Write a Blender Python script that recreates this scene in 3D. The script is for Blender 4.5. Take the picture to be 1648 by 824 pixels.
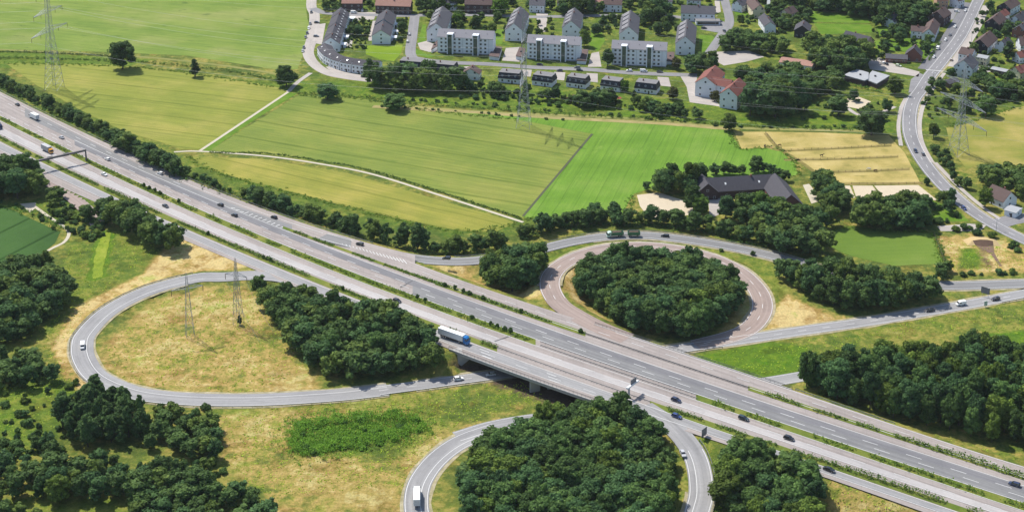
import bpy, math, random
import numpy as np
from mathutils import Vector, Matrix, kdtree
from mathutils.geometry import tessellate_polygon
random.seed(7); rng = np.random.default_rng(7)
R = math.radians
C = bpy.context.scene
for _o in list(bpy.data.objects): bpy.data.objects.remove(_o)
COL = C.collection

# ------------------------------------------------------------------ camera, sky, sun, exposure
F_, CY, YH, H = 2450.0, 20.0, -690.0, 330.0
TH = math.atan((CY - YH) / F_)
cam_d = bpy.data.cameras.new('camera'); cam = bpy.data.objects.new('camera', cam_d); COL.objects.link(cam)
cam.location = (0, 0, H); cam.rotation_euler = (math.pi / 2 - TH, 0, 0)
cam_d.sensor_fit = 'HORIZONTAL'; cam_d.sensor_width = 36; cam_d.lens = 36 * F_ / 1648
cam_d.shift_y = -(412 - CY) / 1648
cam_d.clip_start = 5; cam_d.clip_end = 30000
C.camera = cam
SUN_EL, SUN_AZ = 55, 43.8           # azimuth: degrees from +Y (away from camera) towards -X
w = bpy.data.worlds.new('World'); C.world = w; w.use_nodes = True
nt = w.node_tree; bg = nt.nodes['Background']
sky = nt.nodes.new('ShaderNodeTexSky'); sky.sky_type = 'NISHITA'; sky.sun_disc = False
sky.sun_elevation = R(SUN_EL); sky.sun_rotation = R(-SUN_AZ)
nt.links.new(sky.outputs[0], bg.inputs[0]); bg.inputs[1].default_value = 0.15
sl = bpy.data.lights.new('sun', 'SUN'); so = bpy.data.objects.new('sun', sl); COL.objects.link(so)
sl.energy = 5.0; sl.angle = R(0.5); sl.color = (1.0, 0.95, 0.87)
sd = Vector((math.sin(R(SUN_AZ)) * math.cos(R(SUN_EL)), -math.cos(R(SUN_AZ)) * math.cos(R(SUN_EL)), -math.sin(R(SUN_EL))))
so.rotation_euler = sd.to_track_quat('-Z', 'Y').to_euler(); so.location = (-300, 900, 500)
C.view_settings.view_transform = 'Standard'; C.view_settings.look = 'None'
C.view_settings.exposure = 0.3; C.view_settings.gamma = 1.0; C.view_settings.use_curve_mapping = False
HAZE = 0.000022
C.render.engine = 'CYCLES'; C.cycles.max_bounces = 5; C.cycles.diffuse_bounces = 3

# ------------------------------------------------------------------ measuring helpers
ST, CT = math.sin(TH), math.cos(TH)
def P(x, y, z=0.0):
    """photograph pixel (1648 x 824) -> the place it shows, on the level z"""
    dx, dy = x - 824.0, y - CY
    d = (dx, F_ * CT - dy * ST, -F_ * ST - dy * CT)
    t = (z - H) / d[2]
    return Vector((d[0] * t, d[1] * t, z))
def PN(x, y, z):
    x, y, z = np.broadcast_arrays(np.asarray(x, float), np.asarray(y, float), np.asarray(z, float))
    dx, dy = x - 824.0, y - CY
    t = (z - H) / (-F_ * ST - dy * CT)
    return np.stack([dx * t, (F_ * CT - dy * ST) * t, z], -1)
def scale_at(Y): return F_ / (Y * CT + H * ST)
def poly_px(pts, z=0.0): return np.array([P(x, y, z)[:2] for x, y in pts])
def inside(pts, poly):
    x, y = pts[:, 0], pts[:, 1]; r = np.zeros(len(pts), bool); n = len(poly); j = n - 1
    for i in range(n):
        xi, yi = poly[i]; xj, yj = poly[j]
        c = ((yi > y) != (yj > y)) & (x < (xj - xi) * (y - yi) / ((yj - yi) or 1e-9) + xi)
        r ^= c; j = i
    return r
def edge_dist(pts, poly):
    d = np.full(len(pts), 1e9); n = len(poly)
    for i in range(n):
        a, b = poly[i], poly[(i + 1) % n]; ab = b - a; L = (ab @ ab) or 1e-9
        t = np.clip(((pts - a) @ ab) / L, 0, 1)
        d = np.minimum(d, np.hypot(*(pts - a - t[:, None] * ab).T))
    return d

# ------------------------------------------------------------------ mesh helpers
class MB:
    def __init__(s): s.v = []; s.f = []; s.m = []
    def add(s, vs, fs, m=0):
        b = len(s.v); s.v += [tuple(v) for v in vs]; s.f += [tuple(i + b for i in f) for f in fs]; s.m += [m] * len(fs)
    def hexa(s, p, m=0): s.add(p, [(3, 2, 1, 0), (4, 5, 6, 7), (0, 1, 5, 4), (1, 2, 6, 5), (2, 3, 7, 6), (3, 0, 4, 7)], m)
    def box(s, x0, x1, y0, y1, z0, z1, m=0):
        s.hexa([(x0, y0, z0), (x1, y0, z0), (x1, y1, z0), (x0, y1, z0), (x0, y0, z1), (x1, y0, z1), (x1, y1, z1), (x0, y1, z1)], m)
    def frus(s, b, t, m=0):      # b, t = (x0,x1,y0,y1,z)
        s.hexa([(b[0], b[2], b[4]), (b[1], b[2], b[4]), (b[1], b[3], b[4]), (b[0], b[3], b[4]), (t[0], t[2], t[4]), (t[1], t[2], t[4]), (t[1], t[3], t[4]), (t[0], t[3], t[4])], m)
    def prism(s, prof, y0, y1, m=0):     # profile in x,z extruded along y
        n = len(prof); s.add([(x, y0, z) for x, z in prof] + [(x, y1, z) for x, z in prof],
              [tuple(range(n))[::-1] if False else tuple(range(n)), tuple(range(2 * n - 1, n - 1, -1))] + [(i, i + n, (i + 1) % n + n, (i + 1) % n) for i in range(n)], m)
    def bar(s, a, b, r, m=0, n=4):
        a, b = Vector(a), Vector(b); d = (b - a)
        if d.length < 1e-6: return
        d.normalize(); u = d.orthogonal().normalized(); v = d.cross(u)
        ring = [u * math.cos(2 * math.pi * i / n) * r + v * math.sin(2 * math.pi * i / n) * r for i in range(n)]
        s.add([a + q for q in ring] + [b + q for q in ring], [(i, (i + 1) % n, (i + 1) % n + n, i + n) for i in range(n)] + [tuple(range(n))[::-1], tuple(range(n, 2 * n))], m)
    def cyl(s, c, r, h, axis='Y', n=12, m=0):
        c = Vector(c); d = {'X': Vector((1, 0, 0)), 'Y': Vector((0, 1, 0)), 'Z': Vector((0, 0, 1))}[axis]
        s.bar(c - d * h / 2, c + d * h / 2, r, m, n)
    def build(s, name, mats, parent=None, smooth=False):
        me = bpy.data.meshes.new(name); me.from_pydata(s.v, [], s.f)
        if not isinstance(mats, (list, tuple)): mats = [mats]
        for m in mats: me.materials.append(m)
        if len(mats) > 1: me.polygons.foreach_set('material_index', s.m)
        if smooth: me.polygons.foreach_set('use_smooth', [True] * len(s.f))
        me.update(); o = bpy.data.objects.new(name, me); COL.objects.link(o)
        if parent: o.parent = parent
        return o
def tag(o, label=None, cat=None, group=None, kind=None):
    for k, v in (('label', label), ('category', cat), ('group', group), ('kind', kind)):
        if v: o[k] = v
    return o
def empty(name, loc, rz=0.0, label=None, cat=None, group=None):
    o = bpy.data.objects.new(name, None); COL.objects.link(o); o.location = loc; o.rotation_euler = (0, 0, rz)
    o.empty_display_size = 0.5
    return tag(o, label, cat, group)
def children(o): return [c for c in KIDS.get(o.name, [])]
KIDS = {}
def copy_tree(o, parent=None):
    c = o.copy(); COL.objects.link(c); c.parent = parent
    for ch in list(o.children): copy_tree(ch, c)
    return c

# ------------------------------------------------------------------ materials
MATS = {}
def node_mat(name):
    m = bpy.data.materials.new(name); m.use_nodes = True
    return m, m.node_tree, m.node_tree.nodes['Principled BSDF']
def N(t, ty, **kw):
    n = t.nodes.new(ty)
    for k, v in kw.items(): setattr(n, k, v)
    return n
def noise(t, vec, scale, detail=4, rough=0.6):
    n = N(t, 'ShaderNodeTexNoise'); n.inputs['Scale'].default_value = scale; n.inputs['Detail'].default_value = detail; n.inputs['Roughness'].default_value = rough
    if vec: t.links.new(vec, n.inputs['Vector'])
    return n.outputs['Fac']
def ramp(t, fac, stops):
    r = N(t, 'ShaderNodeValToRGB'); e = r.color_ramp.elements
    while len(e) < len(stops): e.new(0.5)
    for el, (p, c) in zip(e, stops): el.position = p; el.color = (*c, 1) if len(c) == 3 else c
    t.links.new(fac, r.inputs[0]); return r.outputs[0]
def mix(t, fac, a, b, mode='MIX'):
    m = N(t, 'ShaderNodeMix', data_type='RGBA', blend_type=mode)
    for s, v in ((m.inputs[0], fac), (m.inputs[6], a), (m.inputs[7], b)):
        if isinstance(v, (int, float)): s.default_value = v
        elif isinstance(v, tuple): s.default_value = (*v, 1)
        else: t.links.new(v, s)
    return m.outputs[2]
def coord(t, scale=(1, 1, 1), rot=0.0):
    tc = N(t, 'ShaderNodeTexCoord')
    if scale == (1, 1, 1) and rot == 0: return tc.outputs['Object']
    # Vector Rotate first, then scale
    v = tc.outputs['Object']
    r = N(t, 'ShaderNodeVectorRotate', rotation_type='Z_AXIS'); r.inputs['Angle'].default_value = -rot; t.links.new(v, r.inputs['Vector'])
    mp = N(t, 'ShaderNodeMapping'); mp.inputs['Scale'].default_value = scale; t.links.new(r.outputs[0], mp.inputs[0])
    return mp.outputs[0]
def bump(t, bsdf, h, strength=0.5, dist=0.3):
    b = N(t, 'ShaderNodeBump'); b.inputs['Strength'].default_value = strength; b.inputs['Distance'].default_value = dist
    t.links.new(h, b.inputs['Height']); t.links.new(b.outputs[0], bsdf.inputs['Normal'])
def plain(name, c, rough=0.7, var=0.12, scale=0.6, metal=0.0, spec=0.3):
    if name in MATS: return MATS[name]
    m, t, b = node_mat(name)
    f = noise(t, coord(t), scale, 5)
    t.links.new(mix(t, f, tuple(x * (1 - var) for x in c), tuple(min(1, x * (1 + var)) for x in c)), b.inputs['Base Color'])
    b.inputs['Roughness'].default_value = rough; b.inputs['Metallic'].default_value = metal; b.inputs['Specular IOR Level'].default_value = spec
    MATS[name] = m; return m
def road_mat(name, c1, c2, ang=0.0, streak=0.35, patch=0.0, c3=None):
    """worn road surface: long streaks along the traffic, speckle, repair patches"""
    m, t, b = node_mat(name)
    uv = N(t, 'ShaderNodeUVMap').outputs[0]
    def uvc(sc):
        mp = N(t, 'ShaderNodeMapping'); mp.inputs['Scale'].default_value = sc; t.links.new(uv, mp.inputs[0]); return mp.outputs[0]
    st = noise(t, uvc((0.006, 0.75, 1)), 1.0, 4, 0.6); slab = noise(t, uvc((0.05, 0.14, 1)), 1.0, 2, 0.5)
    fine = noise(t, coord(t), 0.8, 6, 0.7); big = noise(t, coord(t), 0.03, 3)
    st = ramp(t, st, [(0.30, (0, 0, 0)), (0.70, (1, 1, 1))]); base = mix(t, st, c1, c2)
    base = mix(t, 0.30, base, ramp(t, fine, [(0.3, (0.5, 0.5, 0.5)), (0.7, (1.0, 1.0, 1.0))]), 'MULTIPLY')
    base = mix(t, 0.35, base, ramp(t, big, [(0.35, (0.72, 0.72, 0.74)), (0.65, (1.0, 1.0, 1.0))]), 'MULTIPLY')
    base = mix(t, 0.45, base, ramp(t, slab, [(0.42, (0.80, 0.80, 0.81)), (0.46, (1.0, 1.0, 1.0))]), 'MULTIPLY')
    # slab joints across the traffic
    wv = N(t, 'ShaderNodeTexWave', wave_type='BANDS', bands_direction='X'); wv.inputs['Scale'].default_value = 0.31; wv.inputs['Distortion'].default_value = 0.0
    t.links.new(uvc((0.2, 0.2, 1)), wv.inputs['Vector'])
    if patch: base = mix(t, patch, base, ramp(t, wv.outputs['Fac'], [(0.0, (0.6, 0.6, 0.6)), (0.05, (1, 1, 1))]), 'MULTIPLY')
    t.links.new(base, b.inputs['Base Color']); b.inputs['Roughness'].default_value = 0.85; b.inputs['Specular IOR Level'].default_value = 0.25
    bump(t, b, fine, 0.15, 0.05)
    return m
def field_mat(name, cols, ang, patch=(0.5, None), row=2.2, tram=0.0, rowamt=0.5, tramw=24.0, spots=None, blotch=0.02):
    m, t, b = node_mat(name)
    rows = noise(t, coord(t, (0.02, 1.4 / row, 1), ang), 1.0, 6, 0.72)
    wide = noise(t, coord(t, (0.004, 0.09, 1), ang), 1.0, 3, 0.55)
    fine = noise(t, coord(t), 1.3, 6, 0.7); big = noise(t, coord(t), blotch, 5, 0.6)
    base = ramp(t, big, [(0.32, cols[0]), (0.5, cols[1]), (0.68, cols[2])])
    base = mix(t, rowamt, base, ramp(t, rows, [(0.3, (0.62, 0.68, 0.58)), (0.7, (1.15, 1.1, 1.0))]), 'MULTIPLY')
    base = mix(t, 0.55, base, ramp(t, wide, [(0.35, (0.9, 0.93, 0.9)), (0.65, (1.05, 1.02, 0.98))]), 'MULTIPLY')
    base = mix(t, 0.35, base, ramp(t, fine, [(0.3, (0.5, 0.56, 0.45)), (0.7, (1.2, 1.18, 1.1))]), 'MULTIPLY')
    if tram:
        wv = N(t, 'ShaderNodeTexWave', wave_type='BANDS', bands_direction='Y'); wv.inputs['Scale'].default_value = 0.31416; wv.inputs['Distortion'].default_value = 0.8; wv.inputs['Detail'].default_value = 1
        wv.inputs['Detail Scale'].default_value = 0.6
        t.links.new(coord(t, (1 / tramw, 1 / tramw, 1), ang), wv.inputs['Vector'])
        base = mix(t, tram, base, ramp(t, wv.outputs['Fac'], [(0.0, (0.45, 0.55, 0.4)), (0.010, (0.5, 0.6, 0.45)), (0.022, (1, 1, 1))]), 'MULTIPLY')
    if spots:
        sp = noise(t, coord(t, (0.05, 0.12, 1), ang), 1.0, 6, 0.65)
        base = mix(t, ramp(t, sp, [(0.60, (0, 0, 0)), (0.72, (0.9, 0.9, 0.9))]), base, spots)
    t.links.new(base, b.inputs['Base Color']); b.inputs['Roughness'].default_value = 0.95; b.inputs['Specular IOR Level'].default_value = 0.1
    bump(t, b, fine, 0.5, 0.5)
    return m
def leaf_mat(name, dark, light):
    m, t, b = node_mat(name)
    at = N(t, 'ShaderNodeAttribute', attribute_name='tint'); oi = N(t, 'ShaderNodeObjectInfo')
    sx = N(t, 'ShaderNodeSeparateColor'); t.links.new(at.outputs['Color'], sx.inputs[0])
    base = mix(t, sx.outputs[0], dark, light)
    hue = mix(t, sx.outputs[1], (0.74, 0.86, 0.98), (1.30, 1.12, 0.82))
    base = mix(t, 1.0, base, hue, 'MULTIPLY')
    base = mix(t, 1.0, base, oi.outputs['Color'], 'MULTIPLY')
    t.links.new(base, b.inputs['Base Color']); b.inputs['Roughness'].default_value = 0.7; b.inputs['Specular IOR Level'].default_value = 0.12
    tr = N(t, 'ShaderNodeBsdfTranslucent'); t.links.new(base, tr.inputs[0])
    ms = N(t, 'ShaderNodeMixShader'); ms.inputs[0].default_value = 0.32
    t.links.new(b.outputs[0], ms.inputs[1]); t.links.new(tr.outputs[0], ms.inputs[2]); t.links.new(ms.outputs[0], t.nodes['Material Output'].inputs[0])
    return m
def paint_mat():
    m, t, b = node_mat('car_paint'); oi = N(t, 'ShaderNodeObjectInfo'); f = noise(t, coord(t), 2.0, 3)
    t.links.new(mix(t, 0.12, oi.outputs['Color'], ramp(t, f, [(0.3, (0.7, 0.7, 0.7)), (0.7, (1, 1, 1))]), 'MULTIPLY'), b.inputs['Base Color'])
    b.inputs['Roughness'].default_value = 0.28; b.inputs['Coat Weight'].default_value = 0.5; b.inputs['Coat Roughness'].default_value = 0.1
    return m
def roof_mat(name, c, row=0.5, var=0.25):
    m, t, b = node_mat(name)
    f = noise(t, coord(t), 0.9, 5); g = noise(t, coord(t, (3, 3, 3)), 1.5, 3)
    base = mix(t, f, tuple(x * (1 - var) for x in c), tuple(x * (1 + var) for x in c))
    wv = N(t, 'ShaderNodeTexWave', wave_type='BANDS', bands_direction='Z'); wv.inputs['Scale'].default_value = 0.9 / row * 0.5; wv.inputs['Distortion'].default_value = 0.3
    t.links.new(coord(t), wv.inputs['Vector'])
    base = mix(t, 0.3, base, ramp(t, wv.outputs['Fac'], [(0.1, (0.6, 0.6, 0.6)), (0.5, (1, 1, 1))]), 'MULTIPLY')
    t.links.new(base, b.inputs['Base Color']); b.inputs['Roughness'].default_value = 0.85; b.inputs['Specular IOR Level'].default_value = 0.08
    return m
PAINT = paint_mat()
GLASS = plain('dark_glass', (0.02, 0.025, 0.03), 0.08, 0.1, spec=0.8)
TYRE = plain('tyre_rubber', (0.015, 0.015, 0.016), 0.8)
DARK = plain('dark_plastic', (0.03, 0.03, 0.033), 0.5)
LAMPW = plain('lamp_glass', (0.75, 0.75, 0.72), 0.2); LAMPR = plain('red_lamp_glass', (0.35, 0.02, 0.02), 0.25)
RIM = plain('alloy_rim', (0.5, 0.5, 0.52), 0.35, metal=0.8)
WHITE = plain('white_line_paint', (0.62, 0.62, 0.60), 0.7, 0.22, 1.5)
PLWHITE = plain('white_plaster', (0.66, 0.68, 0.71), 0.85, 0.06, 0.4)
CREAM = plain('cream_plaster', (0.62, 0.55, 0.38), 0.85, 0.08, 0.4)
BRICK = plain('red_brick', (0.20, 0.085, 0.065), 0.85, 0.25, 2.0)
DBRICK = plain('dark_brick', (0.075, 0.05, 0.05), 0.85, 0.25, 2.0)
SLATE = plain('dark_slate_cladding', (0.022, 0.024, 0.032), 0.55, 0.2, 1.0)
CONC = plain('concrete', (0.36, 0.35, 0.33), 0.85, 0.15, 0.5)
STEEL = plain('galvanised_steel', (0.30, 0.32, 0.345), 0.5, 0.12, 0.5, metal=0.35)
RAILM = plain('weathered_guardrail_steel', (0.20, 0.205, 0.205), 0.5, 0.2, 0.4, metal=0.3)
RUST = plain('brown_gantry_paint', (0.13, 0.12, 0.115), 0.6, 0.2, 0.6)
BARK = plain('bark', (0.075, 0.06, 0.045), 0.9, 0.3, 2.0)
WOOD = plain('weathered_wood', (0.13, 0.10, 0.075), 0.85, 0.25, 1.5)
R_GREY = roof_mat('grey_tile_roof', (0.10, 0.098, 0.108)); R_LGREY = roof_mat('pale_grey_tile_roof', (0.27, 0.26, 0.275), 0.5, 0.1)
R_DORM = roof_mat('mid_grey_tile_roof', (0.20, 0.195, 0.205)); R_DARK = roof_mat('dark_tile_roof', (0.078, 0.075, 0.084)); R_RED = roof_mat('red_tile_roof', (0.20, 0.083, 0.068)); R_BROWN = roof_mat('brown_tile_roof', (0.115, 0.082, 0.075))
R_PINK = roof_mat('faded_red_tile_roof', (0.33, 0.19, 0.15)); R_FLAT = plain('grey_roofing_felt', (0.30, 0.31, 0.32), 0.85, 0.15, 0.25)
R_BITUM = plain('bitumen_roofing', (0.17, 0.165, 0.165), 0.85, 0.2, 0.3)
DOOR = plain('dark_door_paint', (0.06, 0.05, 0.045), 0.5)
GSTAIR = plain('green_stair_glazing', (0.05, 0.075, 0.065), 0.15, 0.4, 0.8, spec=0.7)
LEAF = leaf_mat('broadleaf_foliage', (0.036, 0.075, 0.022), (0.122, 0.202, 0.054))
ASPH_A = math.atan2(-math.sin(R(36)), math.cos(R(36)))
M_CONC = road_mat('brown_concrete_road', (0.255, 0.222, 0.202), (0.375, 0.332, 0.305), ASPH_A, patch=0.15)
M_ASPH = road_mat('grey_asphalt_road', (0.16, 0.16, 0.158), (0.245, 0.243, 0.24), ASPH_A)
M_ASPHD = road_mat('dark_patched_asphalt', (0.135, 0.134, 0.14), (0.21, 0.207, 0.214), ASPH_A)
M_RAMP = road_mat('lilac_grey_ramp_asphalt', (0.225, 0.222, 0.22), (0.325, 0.32, 0.315), 0.4)
M_LOOP = road_mat('brown_loop_asphalt', (0.25, 0.19, 0.16), (0.36, 0.29, 0.255), 0.4)
M_STREET = road_mat('street_asphalt', (0.20, 0.195, 0.20), (0.25, 0.245, 0.245), 1.2)
M_PAVE = road_mat('pale_paving', (0.36, 0.325, 0.29), (0.43, 0.39, 0.35), 0.3)
M_PATH = plain('pale_gravel', (0.42, 0.38, 0.29), 0.95, 0.15, 0.5)
M_SAND = plain('pale_sand', (0.46, 0.39, 0.28), 0.95, 0.12, 0.3)
M_STRIP = field_mat('verge_grass', ((0.094, 0.138, 0.022), (0.143, 0.171, 0.033), (0.22, 0.209, 0.055)), 0.3, row=1.5, rowamt=0.3, blotch=0.08)

# ------------------------------------------------------------------ the motorway: edge lines read off the photograph, fitted smooth
def fit(pts, deg=4):
    p = np.array(pts, float); u = (p[:, 0] - 800) / 900
    c = np.polyfit(u, p[:, 1], deg)
    return lambda x: np.polyval(c, (np.asarray(x, float) - 800) / 900)
L_OUT = fit([(-60, 119), (0, 145.5), (46.6, 170.8), (108.7, 200.9), (170.9, 232), (240, 264), (324, 296), (386, 320.3), (440, 341.7), (535.9, 376.6), (594, 392.1), (640, 402.8)], 4)
L_OUTW = fit([(-60, 122), (0, 150.4), (68, 188.3), (143.7, 225.1), (240, 268.8), (268, 283.4), (308.7, 301.8), (374.8, 324.2), (440, 348.4), (555, 388.3), (640, 407.7)], 4)
L_W3 = fit([(-60, 137), (0, 166), (100, 217), (200, 262), (258, 288.3), (308.7, 310.5), (336, 323), (374.8, 340.7), (440, 364), (477.7, 376.6), (555.3, 405.7), (640, 440.7), (668, 451.8), (736, 475), (840, 514), (877.7, 532.4), (955.3, 556.7), (1040, 583.9), (1077.7, 597.3), (1155.3, 622.5), (1240, 649.7), (1277.7, 660.9), (1355.3, 687), (1440, 715.2), (1485.7, 732), (1563.3, 757.2), (1648, 782.4), (1720, 804)], 5)
L_MU = fit([(-60, 156), (0, 187.3), (77.7, 223.2), (200, 285.3), (258, 310.6), (336, 342.6), (400, 371.7), (477.7, 402.8), (555, 434.9), (640, 465), (668, 476), (736, 501.4), (813.6, 529.5), (864, 547), (951, 578), (1040, 606), (1118, 634), (1174.8, 653), (1240, 674), (1277.7, 688), (1355, 714), (1440, 740), (1485, 756), (1563, 783), (1648, 809), (1720, 832)], 5)
L_ML = fit([(-60, 163), (0, 195), (48.5, 218.5), (134, 260), (200, 292), (239, 311), (289, 333), (336, 352.5), (394, 378), (477.7, 412.5), (555, 445), (640, 476), (672, 488), (753, 516), (813.6, 539), (864, 557), (951, 588), (1040, 616), (1118, 643), (1174.8, 661), (1240, 683), (1277.7, 698), (1355, 724.5), (1440, 751), (1485, 767), (1563, 794), (1648, 822), (1720, 845)], 5)
L_W5 = fit([(-60, 186), (0, 216), (100, 264.5), (200, 310.6), (277.7, 344.6), (336, 372.5), (394, 396.5), (440, 415.7), (477.7, 431), (555, 462), (633, 488.3), (668, 504.3), (717.7, 525.6), (795, 551.8), (877.7, 579), (955, 608.2), (1023, 630.5), (1074, 646.8), (1155, 674), (1240, 699.2), (1277.7, 717.2), (1355, 745.3), (1408, 762), (1486, 785.4), (1583, 819.3), (1700, 858)], 5)
L_H5 = fit([(-60, 191), (5.8, 224), (68, 254.3), (105, 274.7), (140, 293), (175, 307.7), (291, 358.4), (340, 380.8), (429, 415.7), (464, 432), (493, 444.6), (553, 467), (594, 483.4), (698, 522.7), (760, 546), (800, 560.6), (897, 594.6), (1002, 631.5), (1045, 650.7), (1120, 672), (1159, 687.6), (1278, 727), (1336, 743.4), (1408, 772.7), (1486, 798), (1544, 817.4), (1700, 870)], 5)
L_W7 = fit([(-60, 200), (64, 262), (295, 367.2), (355, 396.3), (440, 429.3), (489, 450.4), (1044.7, 654.6), (1161, 693.4), (1270.7, 732.4), (1335.4, 755.7), (1440, 790.3), (1542, 824), (1700, 877)], 5)
L_W6 = fit([(-60, 213), (64, 273.7), (167, 320.3), (295, 378.8), (355, 404), (413.6, 430.3), (698, 545), (880, 612), (1052, 667.2), (1093, 683.7), (1136, 697.3), (1328, 761), (1408, 789), (1507, 824), (1700, 888)], 5)
L_BOT = fit([(-60, 224), (64, 286), (167, 331), (293, 384.5), (365, 416), (403.9, 431.5), (698, 551), (784, 583), (880, 620), (936, 641.5), (990, 657), (1060, 676), (1136, 702), (1230, 735), (1331, 771.5), (1440, 807.6), (1542, 842), (1700, 897)], 6)
L_FCU = fit([(640, 412), (664, 421.7), (736, 450.9), (794, 470), (840, 485.8), (895, 505), (969, 517.9), (1040, 549.9), (1097, 568.2), (1155, 589.5), (1240, 616.7), (1271.8, 626.9), (1326, 645.3), (1394, 666.7), (1440, 683.2), (1485.7, 699), (1563, 724.2), (1648, 749.4), (1720, 771)], 4)
L_H2 = fit([(452, 366), (584.5, 412.5), (640, 432), (677.7, 446), (716.5, 460.6), (755, 475), (794, 489.7), (838.8, 503.3), (893, 521.7), (941.7, 538.3), (1040, 569), (1097, 589), (1203.9, 624), (1287, 652), (1374.8, 680), (1440, 702), (1505, 722.5), (1563, 741.7), (1648, 769.8), (1720, 792)], 4)
_hx = [-200, 300, 430, 560, 700, 760, 1290, 1400, 1520, 1900]; _hz = [0.4, 0.6, 1.6, 4.0, 6.0, 6.5, 6.5, 5.0, 2.6, 2.0]
def hz(x): return np.interp(x, _hx, _hz)
def ribbon(name, top, bot, x0, x1, m, off=0.0, step=6, nacross=1, kind='structure'):
    xs = np.linspace(x0, x1, max(2, int((x1 - x0) / step) + 1)); z = hz(xs)
    ft = top if callable(top) else (lambda x: x * 0 + top); fb = bot
    rows = []
    for k in range(nacross + 1):
        a = k / nacross; y = ft(xs) * (1 - a) + fb(xs) * a
        rows.append(PN(xs, y, z) + np.array([0, 0, off]))
    n = len(xs); mb = MB()
    vs = [tuple(v) for r in rows for v in r]
    fs = [((k + 1) * n + i, (k + 1) * n + i + 1, k * n + i + 1, k * n + i) for k in range(nacross) for i in range(n - 1)]
    mb.add(vs, fs); o = mb.build(name, m); o['kind'] = kind
    cl = rows[0]; d = np.r_[0, np.cumsum(np.linalg.norm(np.diff(cl, axis=0), axis=1))]; tang = normals2d(cl)
    set_uv(o, np.concatenate([np.stack([d, np.sum((r - cl)[:, :2] * tang, 1)], 1) for r in rows]))
    return o
def hline(f, x0, x1, step=6, dz=0.0):
    xs = np.linspace(x0, x1, max(2, int((x1 - x0) / step) + 1)); return PN(xs, f(xs), hz(xs)) + np.array([0, 0, dz])
def between(a, b, t): return lambda x: a(x) * (1 - t) + b(x) * t
def resample(pts, step):
    pts = np.asarray(pts, float); d = np.r_[0, np.cumsum(np.linalg.norm(np.diff(pts, axis=0), axis=1))]
    n = max(2, int(d[-1] / step) + 1); q = np.linspace(0, d[-1], n)
    return np.stack([np.interp(q, d, pts[:, k]) for k in range(3)], 1)
def smooth_line(pts, n=10):
    pts = [Vector(p) for p in pts]; out = []
    ext = [pts[0] * 2 - pts[1]] + pts + [pts[-1] * 2 - pts[-2]]
    for i in range(1, len(ext) - 2):
        p0, p1, p2, p3 = ext[i - 1:i + 3]
        for k in range(n):
            t = k / n
            out.append(0.5 * ((2 * p1) + (p2 - p0) * t + (2 * p0 - 5 * p1 + 4 * p2 - p3) * t * t + (3 * p1 - p0 - 3 * p2 + p3) * t ** 3))
    out.append(pts[-1]); return np.array(out)
def normals2d(p):
    d = np.gradient(p[:, :2], axis=0); d /= np.linalg.norm(d, axis=1)[:, None] + 1e-9
    return np.stack([-d[:, 1], d[:, 0]], 1)
def offset_line(p, o):
    n = normals2d(p); q = p.copy(); q[:, :2] += n * (o[:, None] if isinstance(o, np.ndarray) else o); return q
def strip_mesh(mb, p, wdt, dz=0.0, o=0.0):
    a = offset_line(p, o + wdt / 2); b = offset_line(p, o - wdt / 2); n = len(p)
    vs = [tuple(v + np.array([0, 0, dz])) for v in a] + [tuple(v + np.array([0, 0, dz])) for v in b]
    mb.add(vs, [(n + i, n + i + 1, i + 1, i) for i in range(n - 1)])
def dashes(mb, p, on, off, wdt, dz, o=0.0, start=0.0):
    p = resample(offset_line(p, o), 1.0); i = int(start)
    while i + on < len(p):
        strip_mesh(mb, p[i:i + int(on) + 1], wdt, dz); i += int(on + off)

# roads drawn by centre line: name, px points (x, y, z), width
def set_uv(o, uv):
    me = o.data; l = me.uv_layers.new(name='UVMap'); vi = np.empty(len(me.loops), int); me.loops.foreach_get('vertex_index', vi); l.data.foreach_set('uv', np.asarray(uv, np.float32)[vi].ravel())
def strip_uv(o, p, wdt):
    d = np.r_[0, np.cumsum(np.linalg.norm(np.diff(p, axis=0), axis=1))]; k = random.uniform(0, 500)
    set_uv(o, np.concatenate([np.stack([d + k, d * 0 + wdt / 2], 1), np.stack([d + k, d * 0 - wdt / 2], 1)]))
ROADS = {}
def road(name, pts, width, m, dz=0.07, edge=True, terrain=True):
    p = resample(smooth_line([P(x, y, z) for x, y, z in pts]), 2.5)
    mb = MB(); strip_mesh(mb, p, width, dz); o = mb.build(name, m); o['kind'] = 'structure'; strip_uv(o, p, width)
    ROADS[name + str(len(ROADS))] = (p, width, terrain); return p
RAMP = road('exit_ramp', [(520, 380, 3.3), (560, 391, 4.0), (600, 402, 3.6), (645, 412.5, 3.2), (687, 418.5, 2.6), (736, 421, 2.2), (782, 417.5, 1.8), (830, 408.5, 1.4), (868, 401.5, 1.0), (921, 389, 0.8), (974, 381.2, 0.6), (1034, 379, 0.4), (1082, 383, 0.3), (1160, 394.5, 0.2), (1242, 412, 0.1), (1330, 436, 0), (1430, 455, 0), (1519, 460, 0), (1648, 456.5, 0), (1760, 452, 0)], 9.2, M_ASPH, 0.10)
LOOPR = road('loop_road', [(1010, 545, 6.5), (965, 527, 6.5), (925, 506, 6.4), (900, 489, 6.0), (886, 466, 5.4), (886, 447.6, 4.9), (897, 432, 4.4), (918.6, 418, 3.9), (945, 407.8, 3.4), (985, 399, 2.9), (1040, 396.5, 2.4), (1090, 402, 1.9), (1143, 415, 1.3), (1186, 435, 0.8), (1212, 457.4, 0.5), (1225.7, 480.5, 0.2), (1225, 503.5, 0.1), (1208, 526.5, 0), (1178, 541, 0), (1120, 556, 0)], 10.0, M_LOOP, 0.10)
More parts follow.
